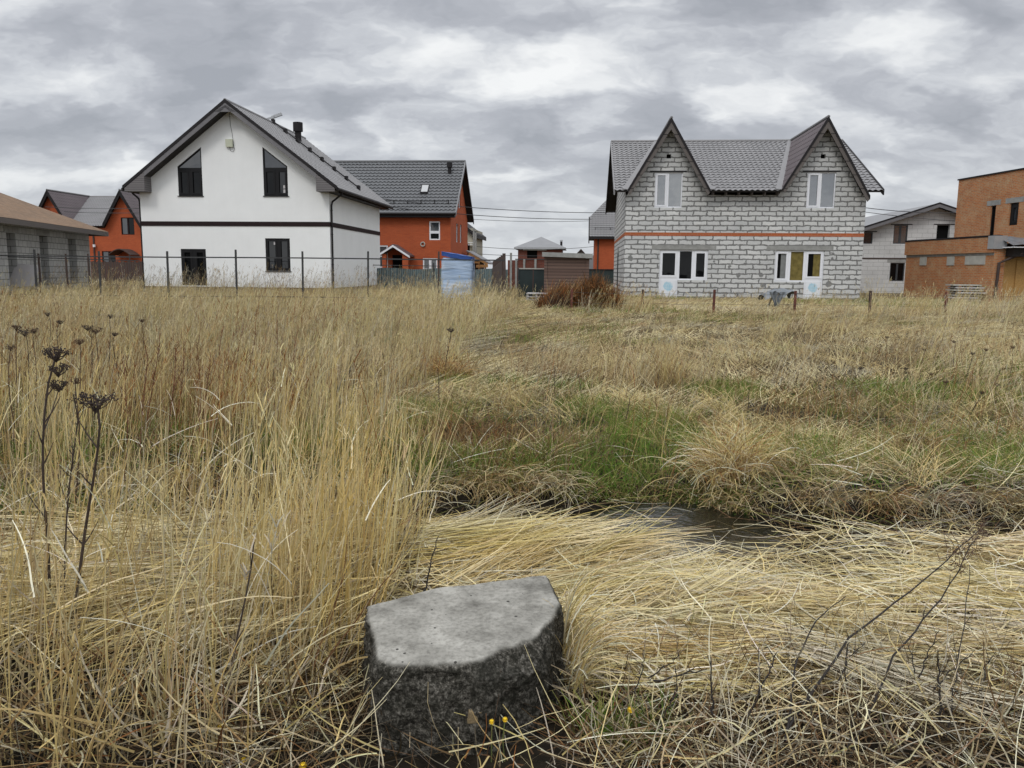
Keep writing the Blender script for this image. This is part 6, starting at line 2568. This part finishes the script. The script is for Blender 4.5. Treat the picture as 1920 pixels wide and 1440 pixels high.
def brush_pile():
    c = at(1085, 590, 27)
    h = thing('brush_pile', 'heap of rusty brown dead brush before the wooden shed', 'brush pile', (c[0], c[1], 0), 0)
    F = Field('twigs')
    n = 5200
    t = rng.random(n)
    x = c[0] - 1.35 + 2.7 * t
    prof = .32 + .6 * np.exp(-((x - c[0] - .35) / .85) ** 2) + .15 * np.sin(x * 5)
    y = c[1] + rng.normal(0, .35, n)
    z = .25 + prof * rng.random(n) ** .7
    F.add(np.stack([x, y, z], 1), rng.uniform(0, 6.28, n), rng.uniform(.3, 1.4, n), rng.normal(0, .6, n), rng.uniform(.2, .6, n), rng.uniform(.008, .018, n), palette(n, {'rust': 4, 'brown': 3, 'dark': 2}), K=3, floor=.0)
    n = 600
    x = c[0] + rng.uniform(-1.2, 1.4, n)
    F.add(np.stack([x, c[1] + rng.normal(0, .3, n), np.full(n, .3)], 1), rng.normal(.4, .8, n), np.abs(rng.normal(.35, .25, n)), rng.uniform(.1, .7, n), rng.uniform(.5, 1.25, n), rng.uniform(.008, .014, n), palette(n, {'rust': 3, 'brown': 1, 'tan': 2}), K=4)
    o = F.build(h)
    o.matrix_parent_inverse = Matrix.Translation((-c[0], -c[1], 0))
    # dark wet flank on the left: a lump of peat-brown turf
    def fn(s, t):
        ang = 2 * math.pi * s
        r = math.cos(t * math.pi / 2)
        return (-.85 + .62 * r * math.cos(ang) + .22 * math.sin(t * 1.6), -.2 + .5 * r * math.sin(ang), .15 + .68 * math.sin(t * math.pi / 2) * (1 + .12 * math.sin(5 * ang)) + .04 * math.sin(17 * s * 6))
    m = plain('peat', (.035, .02, .013), .95, .4, 8, bumps=.6)
    grid_mesh('turf_lump', h, fn, 36, 12, m)
    return h


brush_pile()


def weed(name, label, base, top, kind, mat, r0=.006, head=.09, tiers=1, side=0, seed=0, group=None, wig=.03, cat='weed'):
    R = random.Random(seed)
    base, top = Vector(base), Vector(top)
    h = thing(name, label, cat, tuple(base), 0, group)
    L = (top - base).length
    mb = MB()
    n = 10
    pts = []
    for i in range(n + 1):
        t = i / n
        p = (top - base) * t
        p.x += wig * L * math.sin(t * 5 + seed) * t * (1 - t * .4)
        p.y += wig * L * math.sin(t * 4 + seed * 2)
        pts.append(p)
    pts[-1] = top - base
    mb.tube(pts, [r0 * (1 - .45 * i / n) for i in range(n + 1)], mat, 5)
    for k in range(side):
        t = R.uniform(.3, .92)
        i = min(n - 1, int(t * n))
        p = pts[i].lerp(pts[i + 1], t * n - i)
        a = R.uniform(0, 6.28)
        l = L * R.uniform(.06, .16)
        d = Vector((math.cos(a) * .6, math.sin(a) * .6, .9)).normalized() * l
        mb.tube([p, p + d * .5 + Vector((0, 0, -.05 * l)), p + d], [r0 * .45, r0 * .35, r0 * .2], mat, 4)
    mb.build('stem', h)
    if kind == 'umbel':
        mb = MB()
        for tier in range(tiers):
            c = pts[-1] + Vector((R.uniform(-.012, .012), 0, -.11 * tier * head / .09))
            rr = head * (1 - .16 * tier)
            nb = 19 if tier == 0 else 14
            for k in range(nb):
                a = 2 * math.pi * k / nb + R.uniform(-.2, .2)
                q = rr * R.uniform(.35, 1.0)
                e = c + Vector((math.cos(a) * q, math.sin(a) * q, R.uniform(-.022, .022) * head / .09))
                s = c + Vector((0, 0, -rr * R.uniform(.3, .8)))
                mb.tube([s, s.lerp(e, .6) + Vector((0, 0, -.01)), e], [r0 * .4, r0 * .3, r0 * .25], mat, 4)
                for g in range(11):
                    o = e + Vector((R.gauss(0, rr * .16), R.gauss(0, rr * .16), R.gauss(0, .006)))
                    sz = R.uniform(.0032, .0066) * head / .09
                    w = [o + Vector((sz, 0, 0)), o + Vector((0, sz, 0)), o + Vector((-sz, 0, 0)), o + Vector((0, -sz, 0))]
                    u, d = o + Vector((0, 0, sz * .7)), o - Vector((0, 0, sz * 1.2))
                    for i in range(4):
                        mb.face([w[i], w[(i + 1) % 4], u], mat)
                        mb.face([w[(i + 1) % 4], w[i], d], mat)
            mb.build('seed_head', h)
            mb = MB()
    elif kind == 'spike':
        mb = MB()
        for k in range(20):
            t = R.uniform(.55, 1)
            i = min(n - 1, int(t * n))
            p = pts[i].lerp(pts[i + 1], t * n - i)
            a = R.uniform(0, 6.28)
            l = head * R.uniform(.25, 1) * (1.25 - t)
            mb.beam(p, p + Vector((math.cos(a) * l * .6, math.sin(a) * l * .6, l * 1.3)), r0 * .5, r0 * .5, mat)
        mb.build('seed_head', h)
    return h


wd, wb, wr_ = M['weed_dark'], M['weed_brown'], M['weed_rust']
weed('dead_weed', 'tallest near black weed stalk with stacked flat seed heads at far left', (-1.98, 3.16, 0), (-1.82, 3.14, 1.265), 'umbel', wd, .007, .055, 3, 8, 1)
weed('dead_weed', 'slim dark weed stalk close beside the stacked one with small side heads', (-1.90, 3.2, 0), (-1.80, 3.2, 1.08), 'spike', wd, .0045, .05, 1, 9, 2)
weed('dead_weed', 'black crooked weed stalk with one wide flat umbel before green grass', (-1.79, 3.0, 0), (-1.60, 3.0, 1.10), 'umbel', wd, .0075, .075, 1, 5, 3, wig=.05)
weed('dead_weed', 'leafless dark stalk rising beside the left corner of the concrete block', (-1.02, 2.62, 0), (-.93, 2.75, .62), 'none', wd, .005, .05, 1, 6, 4)
# two groups of lesser umbels on the left
k = 0
for (px, py, Y, hd) in ((30, 612, 7.5, .09), (48, 622, 7.2, .10), (62, 618, 7.3, .08), (112, 603, 8.5, .07), (150, 640, 6.5, .07), (165, 613, 7.5, .08), (178, 618, 7.6, .09), (205, 592, 9, .07), (140, 712, 4.6, .05), (215, 625, 7.8, .06),
                        (20, 650, 6.2, .07), (90, 588, 9.5, .07), (265, 600, 9.0, .06)):
    p = at(px, py, Y)
    b_z = float(ground_z(p[0], p[1]))
    weed('dead_weed', 'dark flat topped umbel standing in the straw of the far left', (p[0] + rng.uniform(-.08, .05), p[1], b_z), tuple(p), 'umbel', wd if k % 2 else wb, .005, hd * .62, 1, 5, 10 + k, group='dark umbels in the straw at far left')
    k += 1
k = 0
for (px, py, Y) in ((270, 640, 5.6), (300, 625, 6.8), (330, 655, 6.0), (345, 640, 7.2), (375, 630, 7.0), (420, 610, 8.2), (455, 600, 9.0), (480, 612, 8.8), (395, 660, 6.4), (520, 600, 9.5), (240, 668, 5.5), (560, 618, 8.5)):
    p = at(px, py, Y)
    b_z = float(ground_z(p[0], p[1]))
    weed('dead_weed', 'thin rust red weed stalk with a feathery tip in the left straw', (p[0] - rng.uniform(.02, .22), p[1], b_z), tuple(p), 'spike', wr_, .0042, .09, 1, 9, 40 + k, group='rust red weed stalks in the left straw')
    k += 1
p = at(845, 618, 11)
weed('dead_weed', 'dark seed stalk standing alone in the rusty tussock of mid field', (p[0] - .1, p[1], .05), tuple(p), 'umbel', wd, .008, .06, 1, 9, 60)
k = 0
for (px, py, Y) in ((1665, 632, 13), (1735, 655, 12), (1790, 640, 12.5), (1822, 662, 11), (1850, 655, 11.5), (1880, 690, 10), (1700, 690, 10.5), (1745, 700, 10), (1775, 715, 9.2), (1840, 735, 8.6), (1900, 650, 11.8), (1560, 640, 13.5), (1615, 690, 10.8), (1868, 720, 9.0)):
    p = at(px, py, Y)
    b_z = float(ground_z(p[0], p[1]))
    weed('dead_weed', 'dark thin weed stalk with a small head near the right edge', (p[0] - rng.uniform(-.05, .18), p[1], b_z), tuple(p), 'umbel', wb if k % 3 else wd, .0045, .035, 1, 7, 70 + k, group='dark weed stalks near the right edge')
    k += 1
k = 0
for (px, py, Y) in ((1040, 690, 9.5), (1130, 780, 7.2), (820, 690, 8.5), (1085, 700, 9.4), (880, 760, 7.5), (1405, 730, 8.5), (1440, 745, 8.2), (1460, 760, 7.8), (1180, 745, 8), (1235, 700, 9.8), (940, 640, 12)):
    p = at(px, py, Y)
    b_z = float(ground_z(p[0], p[1]))
    weed('dead_weed', 'short bare brown weed stem in the open middle of the field', (p[0] - rng.uniform(-.05, .1), p[1], b_z), tuple(p), 'none', wd, .005, .05, 1, 6, 90 + k, group='short bare weed stems in mid field')
    k += 1


# leaning bare stalks in the right foreground
M['stalk_black'] = plain('black wet stalk', (.016, .012, .010), .85, .4, 30)


def stalk(label, pts, r, seed, twigs=5, tip=False, group=None):
    """pts = (photo x, photo y, depth)"""
    P = [Vector(at(*p)) for p in pts]
    base = P[0].copy()
    h = thing('bare_stalk', label, 'weed', tuple(base), 0, group)
    wd = M['stalk_black']
    R = random.Random(seed)
    mb = MB()
    fine = []
    for a, b in zip(P, P[1:]):
        for i in range(5):
            q = a.lerp(b, i / 5)
            fine.append(q - base + Vector((R.gauss(0, .003), R.gauss(0, .003), R.gauss(0, .003))))
    fine.append(P[-1] - base)
    n = len(fine)
    mb.tube(fine, [r * (1 - .6 * i / n) for i in range(n)], wd, 6)
    for k in range(twigs):
        i = R.randrange(n // 3, n - 1)
        q = fine[i]
        d = Vector((R.gauss(0, .5), R.gauss(0, .5), R.uniform(.1, 1))).normalized() * R.uniform(.02, .08)
        mb.tube([q, q + d], [r * .4, r * .2], wd, 4)
    mb.build('stem', h)
    if tip:
        mb = MB()
        e = fine[-1]
        for k in range(60):
            q = fine[-1 - R.randrange(0, 4)] + Vector((R.gauss(0, .02), R.gauss(0, .03), R.gauss(0, .02)))
            d = Vector((R.gauss(.3, .5), R.gauss(0, .5), R.uniform(-.1, .9))).normalized() * R.uniform(.02, .07)
            mb.tube([q, q + d], [.002, .001], wb, 3)
        mb.build('seed_head', h)


stalk('longest bent dark stalk leaning right over the flattened straw', [(1470, 1375, 2.45), (1590, 1200, 2.9), (1730, 1090, 3.4), (1835, 995, 3.8)], .0052, 1, 7, True)
stalk('second long dark stalk leaning right just below the longest one', [(1590, 1420, 2.4), (1680, 1230, 2.75), (1765, 1120, 3.1), (1835, 1005, 3.5)], .0045, 2, 7, True)
stalk('short dark stalk bent towards the flat straw left of the long pair', [(1472, 1390, 2.42), (1490, 1250, 2.7), (1530, 1160, 2.95), (1585, 1118, 3.2)], .0042, 3, 5)
stalk('broken dark stub with a kinked twig left of the leaning stalks', [(1400, 1350, 2.5), (1440, 1260, 2.6), (1455, 1225, 2.65)], .004, 4, 8)
stalk('upright thin dark stub standing left of the kinked one', [(1338, 1340, 2.5), (1335, 1290, 2.52), (1333, 1232, 2.55)], .004, 5, 6)
stalk('straight black stub near the lower right edge', [(1765, 1370, 2.5), (1762, 1300, 2.52), (1760, 1235, 2.56)], .005, 6, 3)
stalk('thin dark stem curving up beside the straight black stub', [(1775, 1385, 2.45), (1792, 1270, 2.65), (1810, 1150, 2.9), (1818, 1060, 3.2)], .003, 7, 9)
stalk('low dark twig lying sideways over the straw left of the stubs', [(1225, 1280, 2.6), (1270, 1268, 2.62), (1325, 1255, 2.62)], .004, 8, 5)
stalk('dark forked twig sticking up behind the top edge of the concrete block', [(795, 1112, 3.15), (808, 1060, 3.2), (822, 1005, 3.3)], .004, 9, 7)


for q in range(14):
    px, py = rng.uniform(1180, 1900), rng.uniform(1270, 1420)
    Y = 2.62 - (py - 1270) / 150 * .25
    dx, dy = rng.normal(25, 45), rng.uniform(35, 110)
    stalk('fine black twig tangled in the dark litter of the lower right corner', [(px, py, Y), (px + dx * .5 + rng.normal(0, 6), py - dy * .55, Y + .04), (px + dx, py - dy, Y + .08)], .0026, 40 + q, 7,
          group='fine black twigs in the lower right litter')


def flower(label, px, py, Y, seed, group=None, r=.012):
    R = random.Random(seed)
    p = Vector(at(px, py, Y))
    z = float(ground_z(p.x, p.y))
    h = thing('yellow_flower', label, 'flower', (p.x, p.y, min(z, p.z - .05)), 0, group)
    zt = p.z - h.location.z
    mb = MB()
    mb.tube([(0, 0, 0), (R.gauss(0, .006), 0, zt * .5), (0, 0, zt)], .0022, M['flower_stem'], 5)
    mb.build('stem', h)
    mb = MB()
    n = 16
    for k in range(n):
        a = 2 * math.pi * k / n
        c = Vector((math.cos(a), math.sin(a), 0))
        s = Vector((-math.sin(a), math.cos(a), 0)) * r * .17
        o = Vector((0, -.002, zt))
        tilt = Vector((0, -.35 * math.sin(a) * 0, 0))
        q = o + c * r
        q.z += r * .12 - .55 * c.y * r * -1 * .9
        mb.face([o - s * .4, o + s * .4, q + s, q - s], M['flower'])
        mb.face([q - s, q + s, o + s * .4, o - s * .4], M['flower'])
    mb.tube([(0, 0, zt - .008), (0, 0, zt + .004)], [.004, .006], M['flower'], 8)
    mb.build('flower_head', h)


flower('small yellow flower in the straw left of the concrete block', 415, 1362, 2.45, 1)
flower('small yellow flower at the lower frame edge, left one of the pair there', 456, 1427, 2.33, 2)
flower('small yellow flower at the lower frame edge, right one of the pair there', 568, 1436, 2.31, 3)
flower('orange yellow flower at the foot of the concrete block beside the brick fragment', 922, 1353, 2.42, 4, r=.009)
flower('orange yellow flower at the right front foot of the concrete block', 947, 1349, 2.42, 5, r=.009)
flower('lone yellow flower on the dark far bank of the ditch', 1010, 913, 6.2, 6, r=.022)
flower('yellow flower in the dark litter right of the concrete block', 1182, 1331, 2.5, 7, r=.011)
